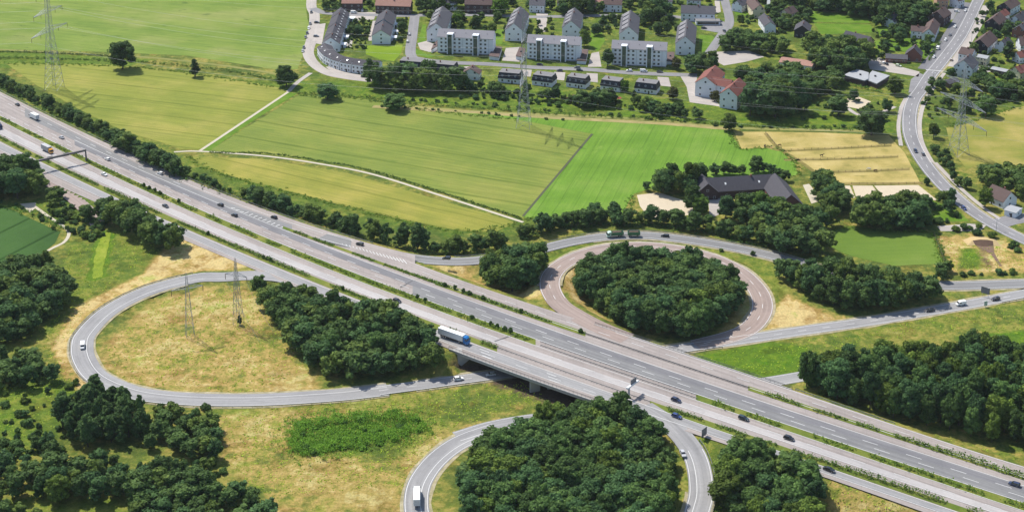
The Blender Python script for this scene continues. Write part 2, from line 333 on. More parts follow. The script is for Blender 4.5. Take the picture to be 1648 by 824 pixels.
CROSS1 = road('crossing_road', [(610, 628.8, 0), (680, 619.5, 0), (740, 611, 0), (800, 603, 0), (900, 590, 0), (1000, 576, 0), (1106, 559.5, 0), (1205, 545, 0), (1300, 531, 0), (1400, 517, 0), (1497, 500.5, 0), (1560, 489.5, 0), (1648, 473, 0), (1770, 450, 0)], 8.0, M_RAMP, 0.08)
LOOPL = road('ramp_loop', [(500, 458, 2.4), (450, 446, 1.8), (404, 443.5, 1.3), (360, 446, 1.1), (314, 448, 1.0), (238, 468.5, 0.8), (177, 499.4, 0.5), (140, 535, 0.3), (132, 556, 0.2), (136, 580, 0.1), (157, 607, 0), (207, 629.5, 0), (258, 639, 0), (330, 643.5, 0), (420, 643.5, 0), (538, 636.5, 0), (624, 627.2, 0)], 10.0, M_RAMP, 0.12)
CROSS2 = road('crossing_road', [(735, 703, 0), (800, 684, 0), (900, 668, 0), (1020, 649, 0), (1130, 631, 0), (1240, 614, 0), (1300, 604, 0), (1316, 601.5, 0)], 8.0, M_RAMP, 0.06)
RAMPB = road('ramp_loop', [(1035, 654, 6.5), (1070, 677, 6.5), (1098, 703, 6.3), (1119, 735, 5.4), (1128, 775, 4.0), (1125, 812, 2.8), (1100, 855, 1.8), (1000, 905, 0.6), (850, 925, 0.2), (740, 905, 0), (685, 865, 0), (671, 824, 0), (672, 788, 0), (686, 759, 0), (712, 731, 0), (748, 708, 0), (800, 690, 0)], 9.4, M_RAMP, 0.11)
STREET = road('main_street', [(1590, -30, 0), (1571, 8, 0), (1561, 30, 0), (1545, 60, 0), (1529, 82, 0), (1512.6, 103, 0), (1497, 122, 0), (1482, 145, 0), (1470, 162, 0), (1464, 184, 0), (1464.5, 212, 0), (1473, 237, 0), (1489, 264, 0), (1512.6, 293, 0), (1545, 323.6, 0), (1580, 350, 0), (1627, 376, 0), (1700, 410, 0)], 9.4, M_STREET, 0.10)
# ------------------------------------------------------------------ ground: one sheet with embankments, out to the horizon
BX = lambda x, f, z=6.5: P(x, float(f(x)), z)
_n1 = P(736, float(L_BOT(736)), 6.5); _f1 = P(968, float(L_FCU(968)), 6.5); _n2 = P(1002, float(L_BOT(1002)), 6.5); _f2 = P(1262, float(L_FCU(1262)), 6.5)
def ext(a, b, e): d = (b - a); d.normalize(); return b + d * e
SPAN = np.array([ext(_f1, _n1, 5)[:2], ext(_n1, _f1, 5)[:2], ext(_n2, _f2, 5)[:2], ext(_f2, _n2, 5)[:2]])
fine_x = np.arange(-430, 431, 3.0); fine_y = np.arange(440, 1290, 3.0)
gx = np.r_[-9000, -5000, -2500, -1400, -900, -650, -520, fine_x, 520, 650, 900, 1400, 2500, 5000, 9000]
gy = np.r_[-3000, -1000, 0, 200, 330, 400, fine_y, 1320, 1380, 1500, 1800, 2400, 4000, 8000, 14000]
GX, GY = np.meshgrid(gx, gy); GP = np.stack([GX.ravel(), GY.ravel()], 1); GZ = np.zeros(len(GP))
xs = np.arange(-100, 1760, 5.0)
hp = []
topf = lambda x: np.where(x < 652, L_OUT(x), L_FCU(x))
for a in np.linspace(0, 1, 14): hp.append(PN(xs, topf(xs) * (1 - a) + L_BOT(xs) * a, hz(xs)))
hp = np.concatenate(hp); hp_r = np.full(len(hp), 3.0)
hp = hp[~inside(hp[:, :2], SPAN)]
RP, RW = [hp], [np.full(len(hp), 2.6)]
for nm, (p, wd, terr) in ROADS.items():
    if terr:
        q = resample(p, 2.0); q = q[~inside(q[:, :2], SPAN) | (q[:, 2] < 1)]
        for o in (-0.3, 0, 0.3): RP.append(offset_line(q, o * wd)); RW.append(np.full(len(q), wd * 0.25 + 1.2))
RP = np.concatenate(RP); RW = np.concatenate(RW)
kd = kdtree.KDTree(len(RP))
for i, p in enumerate(RP): kd.insert((p[0], p[1], 0), i)
kd.balance()
near = (GP[:, 0] > -440) & (GP[:, 0] < 440) & (GP[:, 1] > 440) & (GP[:, 1] < 1150)
rising = RP[:, 2] > 0.25
RPr, RWr = RP[rising], RW[rising]
kdr = kdtree.KDTree(len(RPr))
for i, p in enumerate(RPr): kdr.insert((p[0], p[1], 0), i)
kdr.balance()
road_d = np.full(len(GP), 99.0)
for i in np.where(near)[0]:
    c = (GP[i, 0], GP[i, 1], 0)
    best = 0.0
    for co, j, d in kdr.find_range(c, 17.0):
        best = max(best, RPr[j, 2] - 0.3 - max(0.0, d - RWr[j]) * 0.60)
    low = None
    for co, j, d in kd.find_range(c, 4.5):
        if d < RW[j] + 0.6: low = RP[j, 2] if low is None else min(low, RP[j, 2])
    co, j, d = kd.find(c); road_d[i] = d - RW[j]
    if low is not None: best = low - (0.3 if low > 2.6 else 0.10 if low > 0.25 else 0.04)
    GZ[i] = max(best, -0.35)
insp = inside(GP, SPAN)
GZ[insp] = np.minimum(GZ[insp], -0.05)
def ground_z(x, y):
    i = np.clip(np.searchsorted(gx, x) - 1, 0, len(gx) - 2); j = np.clip(np.searchsorted(gy, y) - 1, 0, len(gy) - 2)
    u = (x - gx[i]) / (gx[i + 1] - gx[i]); v = (y - gy[j]) / (gy[j + 1] - gy[j]); Z = GZ.reshape(len(gy), len(gx))
    return float(Z[j, i] * (1 - u) * (1 - v) + Z[j, i + 1] * u * (1 - v) + Z[j + 1, i] * (1 - u) * v + Z[j + 1, i + 1] * u * v)
# what grows where: dry (straw), lush (bright green), soil (bare earth, also shade painted under the bridge)
ZONE = np.zeros((len(GP), 4)); ZONE[:, 0] = 0.36; ZONE[:, 1] = 0.25
def paint(px, dry=None, lush=None, soil=None, soft=3.0):
    poly = poly_px(px); lo, hi = poly.min(0) - 12, poly.max(0) + 12
    s = np.where((GP[:, 0] > lo[0]) & (GP[:, 0] < hi[0]) & (GP[:, 1] > lo[1]) & (GP[:, 1] < hi[1]))[0]
    q = GP[s]; d = edge_dist(q, poly) * np.where(inside(q, poly), 1, -1); a = np.clip(d / soft + 0.5, 0, 1)
    for k, v in ((0, dry), (1, lush), (2, soil)):
        if v is not None: ZONE[s, k] = ZONE[s, k] * (1 - a) + v * a
paint([(-300, -40), (2000, -40), (1900, 220), (1400, 215), (1100, 200), (700, 165), (500, 135), (480, 90), (480, -20), (-300, -40)], 0.22, 0.32)
paint([(120, 130), (700, 130), (1440, 190), (1440, 216), (900, 186), (480, 150), (0, 110), (-40, 80), (250, 96)], 0.30, 0.55)
paint([(-40, 145), (280, 275), (560, 372), (860, 382), (860, 350), (560, 330), (300, 250), (-40, 100)], 0.2, 0.35)
paint([(160, 560), (200, 520), (260, 480), (330, 460), (400, 458), (500, 600), (520, 628), (420, 634), (280, 632), (200, 618), (165, 590)], 0.70, 0.12)
paint([(290, 385), (408, 433), (320, 437), (240, 456), (170, 487), (130, 520), (114, 560), (120, 592), (145, 622), (128, 628), (100, 600), (84, 560), (100, 518), (150, 470), (222, 438), (262, 402)], 1.0, 0.0)
paint([(230, 440), (262, 402), (225, 375), (150, 365), (110, 390), (100, 440), (60, 520), (85, 545), (110, 500)], 0.42, 0.45)
paint([(690, 430), (740, 431), (800, 424), (780, 455), (885, 482), (900, 505), (840, 488), (760, 462)], 0.9, 0.1)
paint([(1243, 460), (1300, 493), (1380, 515), (1330, 523), (1225, 538), (1215, 530), (1238, 505)], 1.0, 0.0)
paint([(902, 440), (928, 442), (925, 470), (948, 497), (990, 524), (965, 518), (920, 490), (903, 465)], 0.95, 0.0, soft=2)
paint([(1190, 452), (1207, 478), (1208, 500), (1190, 522), (1160, 539), (1130, 548), (1165, 525), (1184, 500), (1182, 475)], 0.8, 0.25, soft=2)
paint([(870, 415), (920, 397), (990, 389), (1080, 389), (1160, 402), (1240, 425), (1270, 470), (1245, 500), (1240, 460), (1200, 430), (1130, 408), (1040, 396), (980, 398), (920, 415), (880, 430)], 0.5, 0.5, soft=2)
paint([(330, 672), (470, 655), (640, 630), (860, 610), (880, 640), (800, 676), (730, 700), (660, 770), (650, 840), (330, 860), (430, 800), (360, 740)], 0.66, 0.16)
paint([(400, 665), (640, 634), (860, 612), (890, 640), (790, 672), (700, 690), (640, 660), (520, 660)], 0.50, 0.35)
paint([(1110, 572), (1250, 546), (1400, 527), (1500, 510), (1760, 470), (1760, 560), (1560, 530), (1400, 550), (1300, 590), (1240, 610)], 0.42, 0.35)
paint([(1115, 575), (1240, 550), (1300, 560), (1280, 600), (1240, 612), (1180, 596)], 0.12, 0.95)
paint([(1540, 545), (1760, 520), (1760, 560), (1560, 556)], 0.1, 0.8)
paint([(1505, 380), (1560, 376), (1660, 400), (1660, 438), (1530, 440)], 0.85, 0.1)
paint([(1545, 400), (1575, 400), (1582, 432), (1545, 432)], 0.3, 0.6)
paint([(1575, 384), (1588, 386), (1586, 404), (1594, 434), (1588, 434), (1578, 405)], 0.6, 0.0, 1.0, soft=2)
paint([(155, 400), (172, 372), (178, 380), (170, 420), (165, 446), (147, 450)], 0.0, 2.2, soft=2.5)
paint([(80, 600), (140, 640), (100, 700), (60, 735), (-40, 735), (-40, 640), (40, 600)], 0.35, 0.5)
paint([(-40, 800), (200, 798), (210, 840), (-40, 840)], 0.5, 0.5)
paint([(1110, 690), (1135, 700), (1160, 770), (1170, 860), (1120, 860), (1130, 780)], 0.45, 0.45)
paint([(1330, 790), (1440, 815), (1520, 850), (1330, 880)], 0.75, 0.2)
paint([(1095, 720), (1105, 760), (1100, 800), (1080, 850), (1070, 840), (1090, 790)], 0.6, 0.4, soft=2)
paint([(690, 760), (735, 735), (735, 800), (745, 850), (700, 850), (692, 800)], 0.6, 0.3)
paint([(1450, 230), (1490, 290), (1545, 345), (1500, 345), (1440, 250)], 0.5, 0.35)
paint([(0, 330), (100, 365), (160, 330), (120, 300), (70, 320)], 0.1, 0.35)
paint([(640, 655), (700, 665), (720, 690), (660, 690), (560, 690), (480, 730), (640, 740), (700, 700), (730, 690), (690, 650)], 0.3, 0.3)
ZONE[insp, 2] = 1.0  # bare earth below the deck, coloured darker to paint in its shade
gm = MB(); nx = len(gx)
gm.v = [(a, b, c) for (a, b), c in zip(GP.tolist(), GZ.tolist())]
gm.f = [(j * nx + i, j * nx + i + 1, (j + 1) * nx + i + 1, (j + 1) * nx + i) for j in range(len(gy) - 1) for i in range(nx - 1)]; gm.m = [0] * len(gm.f)
def ground_mat():
    m, t, b = node_mat('rough_grass')
    at = N(t, 'ShaderNodeAttribute', attribute_name='zone'); sx = N(t, 'ShaderNodeSeparateColor'); t.links.new(at.outputs['Color'], sx.inputs[0])
    co = coord(t)
    n1 = noise(t, co, 0.035, 6, 0.62); n2 = noise(t, co, 0.22, 8, 0.72); n3 = noise(t, co, 0.9, 6, 0.7)
    def madd(a, k, c):
        q = N(t, 'ShaderNodeMath', operation='MULTIPLY_ADD'); t.links.new(a, q.inputs[0]); q.inputs[1].default_value = k
        if isinstance(c, float): q.inputs[2].default_value = c
        else: t.links.new(c, q.inputs[2])
        return q.outputs[0]
    # dryness pushed up and down by noise so its borders stay ragged
    v = madd(n1, 2.3, -1.15); v = madd(n2, 2.2, v); v = madd(v, 1.0, -1.1)
    dry = N(t, 'ShaderNodeMath', operation='ADD', use_clamp=True); t.links.new(sx.outputs[0], dry.inputs[0]); t.links.new(v, dry.inputs[1])
    col = ramp(t, dry.outputs[0], [(0.0, (0.070, 0.105, 0.022)), (0.3, (0.135, 0.155, 0.036)), (0.48, (0.235, 0.215, 0.055)), (0.72, (0.37, 0.27, 0.095)), (0.88, (0.43, 0.31, 0.13)), (1.0, (0.52, 0.41, 0.20))])
    lushc = ramp(t, n2, [(0.3, (0.055, 0.115, 0.012)), (0.55, (0.10, 0.18, 0.014)), (0.75, (0.21, 0.27, 0.02))])
    lf = madd(sx.outputs[1], 1.0, -0.55); lf = madd(n1, 0.9, lf)
    lm = N(t, 'ShaderNodeMath', operation='MULTIPLY', use_clamp=True); t.links.new(lf, lm.inputs[0]); lm.inputs[1].default_value = 1.6
    col = mix(t, lm.outputs[0], col, lushc)
    nm = noise(t, co, 0.075, 7, 0.7)
    col = mix(t, 0.75, col, ramp(t, nm, [(0.36, (0.62, 0.52, 0.42)), (0.47, (1.0, 0.97, 0.92)), (0.55, (1.06, 1.04, 1.0)), (0.64, (0.66, 0.92, 0.45))]), 'MULTIPLY')
    col = mix(t, sx.outputs[2], col, (0.085, 0.06, 0.045))  # soil tone deepened to carry the shade under the bridge
    col = mix(t, 0.75, col, ramp(t, n3, [(0.28, (0.5, 0.55, 0.45)), (0.72, (1.3, 1.25, 1.15))]), 'MULTIPLY')
    t.links.new(col, b.inputs['Base Color']); b.inputs['Roughness'].default_value = 0.95; b.inputs['Specular IOR Level'].default_value = 0.1
    bump(t, b, madd(n2, 2.0, n3), 0.7, 0.8)
    return m
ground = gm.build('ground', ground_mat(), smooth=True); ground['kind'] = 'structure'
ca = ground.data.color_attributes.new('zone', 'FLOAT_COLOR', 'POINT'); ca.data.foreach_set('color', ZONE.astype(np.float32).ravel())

# ------------------------------------------------------------------ fields, yards and village streets as sheets on the flat ground
def sheet(name, px, m, z=0.06, closed=True):
    pts = [P(x, y, z) for x, y in px]; tris = tessellate_polygon([pts]); mb = MB()
    area = sum(pts[i].x * pts[(i + 1) % len(pts)].y - pts[(i + 1) % len(pts)].x * pts[i].y for i in range(len(pts)))
    mb.add(pts, [t if (pts[t[1]] - pts[t[0]]).cross(pts[t[2]] - pts[t[0]]).z > 0 else t[::-1] for t in tris]); o = mb.build(name, m); o['kind'] = 'structure'; set_uv(o, [(p.x, p.y) for p in pts]); return o
def ang_px(a, b): v = P(*b) - P(*a); return math.atan2(v.y, v.x)
def wobble(px, amp=0.7, n=5):
    out = []
    for i in range(len(px)):
        a, b = px[i], px[(i + 1) % len(px)]
        for k in range(n):
            t = k / n; out.append((a[0] + (b[0] - a[0]) * t + random.uniform(-amp, amp), a[1] + (b[1] - a[1]) * t + random.uniform(-amp, amp) * 0.4))
    return out
F_W_ = ((0.165, 0.185, 0.032), (0.215, 0.225, 0.040), (0.27, 0.255, 0.055))
sheet('field', wobble([(-120, 60), (-60, -60), (240, -70), (505, -60), (492, 10), (500, 60), (478, 112), (440, 112), (300, 90), (170, 84), (0, 80)]), field_mat('pasture_grass', ((0.129, 0.202, 0.037), (0.174, 0.237, 0.05), (0.241, 0.267, 0.09)), ang_px((0, 50), (480, 100)), row=5, rowamt=0.75, spots=(0.045, 0.085, 0.016)), 0.05)
sheet('field', wobble([(8, 102), (170, 104), (300, 117), (440, 139), (464, 147), (322, 241), (290, 240), (262, 230), (200, 212), (130, 178), (60, 138)]), field_mat('ripening_wheat', ((0.175, 0.212, 0.04), (0.225, 0.245, 0.05), (0.3, 0.282, 0.076)), ang_px((170, 110), (440, 140)), row=3, tram=0.5, tramw=22, rowamt=0.9, spots=(0.13, 0.16, 0.03)), 0.06)
sheet('field', wobble([(484, 152), (600, 160), (700, 178), (830, 192), (955, 216), (840, 350), (700, 307), (600, 277), (520, 262), (430, 249), (336, 243)]), field_mat('green_wheat', ((0.145, 0.196, 0.042), (0.185, 0.228, 0.05), (0.24, 0.255, 0.065)), ang_px((350, 235), (840, 320)), row=3, tram=0.5, tramw=26, rowamt=0.9, spots=(0.10, 0.15, 0.025)), 0.06)
sheet('field', wobble([(305, 252), (420, 256), (560, 279), (690, 317), (832, 358), (800, 372), (740, 372), (640, 352), (540, 328), (480, 312), (400, 292), (335, 272)]), field_mat('yellow_barley', ((0.18, 0.21, 0.04), (0.255, 0.252, 0.053), (0.345, 0.3, 0.082)), ang_px((420, 262), (800, 350)), row=3, tram=0.5, tramw=20, rowamt=0.9, spots=(0.15, 0.17, 0.03)), 0.06)
sheet('meadow', wobble([(700, 178), (850, 188), (1000, 196), (1172, 208), (1192, 240), (1250, 238), (1278, 262), (1284, 282), (1200, 290), (1120, 285), (1060, 300), (1020, 312), (1000, 345), (870, 352), (842, 350), (955, 216), (830, 192)]), field_mat('mown_meadow', ((0.103, 0.205, 0.023), (0.131, 0.244, 0.031), (0.179, 0.275, 0.052)), ang_px((870, 350), (960, 215)), row=2.5, rowamt=0.7, blotch=0.03, tram=0.35, tramw=9, spots=(0.16, 0.25, 0.04)), 0.07)
sheet('paddock', wobble([(1180, 212), (1300, 213), (1430, 218), (1455, 245), (1482, 297), (1372, 298), (1338, 296), (1305, 270), (1255, 240), (1194, 240)]), field_mat('dry_paddock_grass', ((0.233, 0.204, 0.059), (0.38, 0.303, 0.109), (0.455, 0.358, 0.155)), 0.1, row=4, rowamt=0.35, blotch=0.06, spots=(0.16, 0.15, 0.035)), 0.06)
sheet('field', wobble([(1523, 205), (1560, 198), (1640, 172), (1800, 150), (1800, 285), (1660, 278), (1590, 262), (1555, 272), (1540, 252), (1528, 230)]), field_mat('yellow_meadow', ((0.15, 0.185, 0.035), (0.235, 0.225, 0.05), (0.33, 0.275, 0.09)), 0.2, row=4, rowamt=0.4, blotch=0.04), 0.06)
sheet('meadow', wobble([(1316, 378), (1370, 364), (1440, 372), (1500, 376), (1518, 424), (1440, 428), (1370, 412), (1330, 395)]), field_mat('lush_meadow', ((0.1, 0.168, 0.026), (0.13, 0.2, 0.032), (0.165, 0.222, 0.05)), 0.1, row=2.5, rowamt=0.35), 0.06)
sheet('field', wobble([(-90, 318), (-20, 325), (20, 338), (97, 374), (88, 392), (52, 420), (8, 447), (-90, 490)], 0.4), field_mat('dark_green_crop', ((0.037, 0.086, 0.021), (0.048, 0.106, 0.026), (0.057, 0.121, 0.031)), ang_px((0, 400), (90, 355)), row=1.2, tram=0.9, tramw=24, rowamt=0.4), 0.06)
sheet('lawn', [(588, 74), (648, 73), (646, 86), (634, 99), (612, 96), (589, 88)], field_mat('unmown_lawn', ((0.12, 0.20, 0.012), (0.17, 0.25, 0.016), (0.22, 0.29, 0.03)), 0.1, rowamt=0.2), 0.06)
M_LAWN = field_mat('garden_lawn', ((0.075, 0.15, 0.012), (0.10, 0.185, 0.016), (0.14, 0.21, 0.03)), 0.2, rowamt=0.2, blotch=0.1)
for q in ([(1302, 18), (1395, 24), (1400, 38), (1306, 36)], [(1310, 38), (1400, 40), (1410, 52), (1322, 56)], [(1410, 42), (1470, 42), (1466, 54), (1415, 58)], [(1408, 66), (1460, 62), (1505, 70), (1494, 96), (1470, 84), (1410, 82)],
          [(952, 50), (966, 46), (974, 66), (962, 84), (948, 72)], [(1124, 56), (1146, 58), (1156, 66), (1132, 90), (1126, 76)], [(680, 40), (686, 40), (684, 70), (672, 70)], [(796, 48), (812, 48), (808, 72), (796, 72)], [(1178, 8), (1202, 8), (1204, 26), (1184, 26)],
          [(670, 78), (688, 88), (702, 91), (690, 94), (668, 88)], [(1600, 126), (1640, 124), (1650, 142), (1606, 142)], [(1495, 320), (1545, 342), (1560, 356), (1490, 358), (1478, 335)]):
    sheet('lawn', q, M_LAWN, 0.07)
for q, mm in (([(1025, 314), (1060, 310), (1085, 318), (1112, 326), (1118, 345), (1060, 352), (1040, 345), (1030, 332)], M_SAND), ([(1140, 322), (1166, 318), (1158, 345), (1142, 352)], M_PAVE),
              ([(1358, 299), (1368, 299), (1376, 318), (1366, 320)], M_SAND), ([(1372, 299), (1404, 299), (1414, 312), (1382, 319), (1378, 318)], M_SAND), ([(1407, 299), (1478, 298), (1508, 322), (1440, 325), (1420, 315)], M_SAND),
              ([(1372, 152), (1402, 164), (1384, 176), (1352, 170)], M_SAND), ([(1150, 84), (1205, 82), (1230, 92), (1200, 100), (1165, 106), (1150, 98)], M_PAVE), ([(1150, 30), (1172, 38), (1160, 54), (1128, 48), (1132, 40)], M_STREET),
              ([(1395, 96), (1412, 92), (1450, 108), (1480, 116), (1478, 124), (1440, 118), (1400, 112)], M_PAVE), ([(1480, 118), (1490, 122), (1476, 145), (1462, 150), (1466, 128)], M_STREET),
              ([(1092, 118), (1122, 124), (1118, 150), (1150, 160), (1160, 172), (1110, 165), (1105, 140)], M_PAVE), ([(952, 86), (964, 84), (968, 108), (946, 108)], M_PAVE), ([(814, 78), (838, 76), (836, 100), (808, 98)], M_PAVE),
              ([(672, 70), (688, 66), (704, 74), (704, 84), (690, 84), (676, 80)], M_PAVE), ([(509, 40), (524, 38), (518, 72), (506, 70)], M_PAVE), ([(524, 108), (534, 107), (548, 114), (590, 123), (588, 128), (540, 122)], M_PAVE), ([(562, 52), (570, 50), (566, 76), (556, 76)], M_PAVE), ([(740, 108), (760, 107), (758, 112), (738, 112)], M_PAVE), ([(838, 112), (856, 113), (854, 124), (836, 122)], M_PAVE), ([(892, 116), (910, 117), (908, 130), (890, 128)], M_PAVE), ([(944, 118), (962, 119), (962, 133), (944, 131)], M_PAVE), ([(1058, 124), (1076, 125), (1080, 140), (1060, 138)], M_PAVE), ([(1500, 20), (1545, 12), (1534, 32), (1500, 36)], M_STREET), ([(1580, 70), (1604, 62), (1608, 76), (1590, 84)], M_PAVE), ([(1570, 108), (1592, 106), (1594, 116), (1572, 120)], M_PAVE), ([(1150, 2), (1158, 0), (1160, 20), (1152, 22)], M_PAVE), ([(562, 20), (606, 20), (602, 32), (566, 34)], M_PAVE), ([(863, 22), (882, 22), (878, 52), (866, 52)], M_PAVE), ([(600, 34), (606, 34), (598, 66), (592, 66)], M_PAVE),
              ([(1292, 298), (1302, 296), (1324, 322), (1306, 328)], M_PATH), ([(1508, 364), (1560, 360), (1588, 362), (1578, 372), (1514, 372)], M_PAVE), ([(32, 328), (58, 326), (56, 336), (48, 342)], M_PATH)):
    sheet('yard', q, mm, 0.075)
def lane(name, px, wd, mm, dz=0.09, z=0.0):
    p = resample(smooth_line([P(x, y, z) for x, y in px]), 3.0); mb = MB(); strip_mesh(mb, p, wd, dz); o = mb.build(name, mm); o['kind'] = 'structure'; strip_uv(o, p, wd); return p
V1 = lane('side_street', [(505, -30), (501, 8), (506, 24), (505, 45), (501, 66), (496, 86), (506, 104), (528, 118), (560, 125), (600, 130)], 8.0, M_PAVE)
V2 = lane('side_street', [(503, 14), (520, 21), (545, 23), (606, 25), (640, 26), (700, 25), (780, 25), (860, 28), (960, 26), (1080, 27), (1140, 40)], 7.0, M_STREET, 0.10)
V3 = lane('side_street', [(668, 24), (664, 55), (661, 88), (676, 96), (720, 101), (790, 104), (860, 109), (940, 112), (1020, 118), (1100, 121), (1122, 122)], 7.5, M_STREET, 0.11)
V4 = lane('side_street', [(1158, -30), (1166, 0), (1174, 36), (1162, 56), (1140, 88)], 7.0, M_STREET, 0.10)
lane('side_street', [(1600, 362), (1640, 352), (1720, 345)], 11.0, M_STREET, 0.09)
lane('farm_track', [(466, 147), (322, 243)], 2.0, M_PATH); lane('farm_track', [(280, 245), (322, 244), (430, 252), (520, 265), (600, 281), (700, 312), (842, 358)], 1.9, M_PATH, 0.1)
lane('farm_track', [(500, 118), (480, 132), (464, 148)], 3.2, M_PAVE, 0.1)
lane('footpath', [(52, 330), (80, 350), (104, 366), (111, 376), (103, 390), (80, 402), (40, 428), (-10, 458)], 1.8, M_PATH, 0.1)
lane('footpath', [(1360, 172), (1385, 186), (1420, 180), (1440, 172)], 3.0, M_PAVE)
M_GTRACK = field_mat('grassy_track', ((0.16, 0.19, 0.05), (0.22, 0.22, 0.07), (0.28, 0.26, 0.10)), 0.2, rowamt=0.2)
lane('closed_slip_road', [(60, 283), (95, 303), (125, 325), (148, 347), (158, 362)], 8.0, M_LOOP, 0.12, 0.3)
lane('grass_track', [(-40, 78), (100, 86), (250, 94), (400, 112), (470, 126)], 3.0, M_GTRACK); lane('grass_track', [(620, 168), (760, 180), (900, 186), (1060, 194), (1180, 206), (1420, 212)], 4.0, M_GTRACK, 0.1)
lane('grass_track', [(953, 216), (842, 348)], 1.4, plain('dark_ditch_grass', (0.05, 0.055, 0.02)), 0.11)
lane('pavement', [(1450, 235), (1446, 205), (1450, 176), (1458, 158)], 2.4, M_PAVE, 0.13); lane('pavement', [(1500, 262), (1484, 230), (1480, 200), (1486, 170), (1500, 145), (1520, 118)], 2.6, M_PAVE, 0.13)
lane('pavement', [(1505, 262), (1530, 288), (1560, 316), (1590, 340), (1608, 352)], 2.6, M_PAVE, 0.13)
lane('pavement', [(1532, 108), (1555, 72), (1571, 46), (1588, 10)], 6.0, M_PAVE, 0.075); lane('parking_strip', [(1486, 112), (1508, 85), (1525, 60), (1546, 28), (1558, 5)], 8.0, M_ASPHD, 0.08)

# ------------------------------------------------------------------ motorway surfaces
ribbon('carriageway', L_OUT, L_MU, -90, 668, M_CONC, 0.02, nacross=4)
ribbon('carriageway', between(L_H2, L_W3, 0.05), L_MU, 660, 1740, M_CONC, 0.03, nacross=3)
ribbon('collector_road', L_FCU, L_H2, 640, 1740, M_CONC, 0.04, nacross=2)
ribbon('carriageway', L_ML, L_H5, -90, 1740, M_CONC, 0.03, nacross=3)
ribbon('collector_road', L_H5, L_BOT, -90, 1740, M_CONC, 0.02, nacross=2)
ribbon('asphalt_lane', between(L_W3, L_MU, 0.02), between(L_W3, L_MU, 0.40), 120, 672, M_ASPHD, 0.10)
ribbon('asphalt_lane', between(L_OUT, L_OUTW, 1.3), between(L_W3, L_MU, 0.02), 40, 470, M_ASPH, 0.09)
ribbon('asphalt_lane', between(L_W3, L_MU, 0.02), between(L_W3, L_MU, 0.97), 664, 1740, M_ASPH, 0.10)
ribbon('asphalt_lane', between(L_W3, L_MU, 0.06), between(L_W3, L_MU, 0.40), 664, 1740, M_ASPHD, 0.14)
M_WORN = road_mat('worn_pale_lane', (0.36, 0.34, 0.325), (0.43, 0.405, 0.39), ASPH_A)
ribbon('worn_lane', between(L_ML, L_W5, 0.50), between(L_ML, L_W5, 0.97), -90, 1740, M_WORN, 0.08)
ribbon('worn_lane', between(L_W7, L_W6, 0.05), between(L_W7, L_W6, 0.92), -90, 1740, M_RAMP, 0.08)
ribbon('verge', L_MU, L_ML, -90, 862, M_STRIP, 0.05); ribbon('verge', L_MU, L_ML, 1120, 1740, M_STRIP, 0.05); ribbon('central_strip', L_MU, L_ML, 862, 1120, M_CONC, 0.05)
def band(f, a, b): return (lambda x: f(x) - a), (lambda x: f(x) + b)
t_, b_ = band(L_H5, 3.2, 5.5); ribbon('verge', t_, b_, -20, 800, M_STRIP, 0.06); t_, b_ = band(L_H5, 3.0, 6.5); ribbon('verge', t_, b_, 1046, 1740, M_STRIP, 0.06)
t_, b_ = band(L_H2, 2.2, 2.2); ribbon('verge', t_, b_, 455, 700, M_STRIP, 0.12); t_, b_ = band(L_H2, 3.5, 3.5); ribbon('verge', t_, b_, 700, 942, M_STRIP, 0.12); ribbon('verge', t_, b_, 1204, 1740, M_STRIP, 0.12)
# painted lines
mk = MB(); WL = 0.22
for f, x0, x1 in ((L_OUTW, -90, 520), (L_W3, 120, 1740), (between(L_W3, L_MU, 0.985), -90, 1740), (between(L_ML, L_W5, 0.03), -90, 1740), (L_W5, -90, 1740), (L_W7, -90, 1740), (L_W6, -90, 1740), (between(L_FCU, L_H2, 0.10), 990, 1740), (between(L_FCU, L_H2, 0.95), 700, 1740)):
    strip_mesh(mk, resample(hline(f, x0, x1), 3), WL, 0.18)
for f, x0, x1 in ((between(L_W3, L_MU, 0.37), 60, 1740), (between(L_W3, L_MU, 0.66), -80, 1740), (between(L_OUTW, L_W3, 0.55), -80, 300), (between(L_ML, L_W5, 0.54), -80, 1740), (between(L_FCU, L_H2, 0.5), 680, 1740), (between(L_H5, L_BOT, 0.55), 730, 1010)):
    dashes(mk, hline(f, x0, x1), 6, 11.3, WL, 0.19)
for k in range(24):                                             # chevrons before the nose
    x = 372 + k * 3.6; 
    a, b = (P(x, L_W3(x) - 1.2, hz(x)), P(x + 6.5, L_W3(x + 6.5) - (6.0 if k > 4 else 3.0), hz(x)))
    if k % 2 == 0: strip_mesh(mk, np.array([a, b]), 0.45, 0.2)
for k in range(22):
    x = 535 + k * 5.4; yy = 385.3 + (x - 524) * 0.262; d = 1.0 + 7.5 * k / 26
    strip_mesh(mk, np.array([P(x, yy + 0.5, hz(x)), P(x + d * 0.9, yy + d, hz(x))]), 0.32, 0.24)
for x in (772, 880):
    for j in range(3): strip_mesh(mk, hline(between(L_H5, L_BOT, 0.40 + 0.15 * j), x + j * 2, x + j * 2 + 15, 2), 0.3, 0.21)
o = mk.build('road_marking', WHITE); o['kind'] = 'structure'
mk2 = MB()
def edges(p, w, dz, left=True, right=True, dash=None, i0=0, i1=None, inner=0.45):
    p = p[i0:i1]
    if left: strip_mesh(mk2, p, 0.2, dz, w / 2 - inner)
    if right: strip_mesh(mk2, p, 0.2, dz, -w / 2 + inner)
    if dash is not None: dashes(mk2, p, 4, 8, 0.2, dz, dash)
edges(RAMP, 9.2, 0.14, inner=1.3); edges(LOOPR, 10.0, 0.14, dash=0.0, inner=0.5, i0=20); edges(CROSS1, 8.0, 0.13, inner=0.8, dash=0.0)
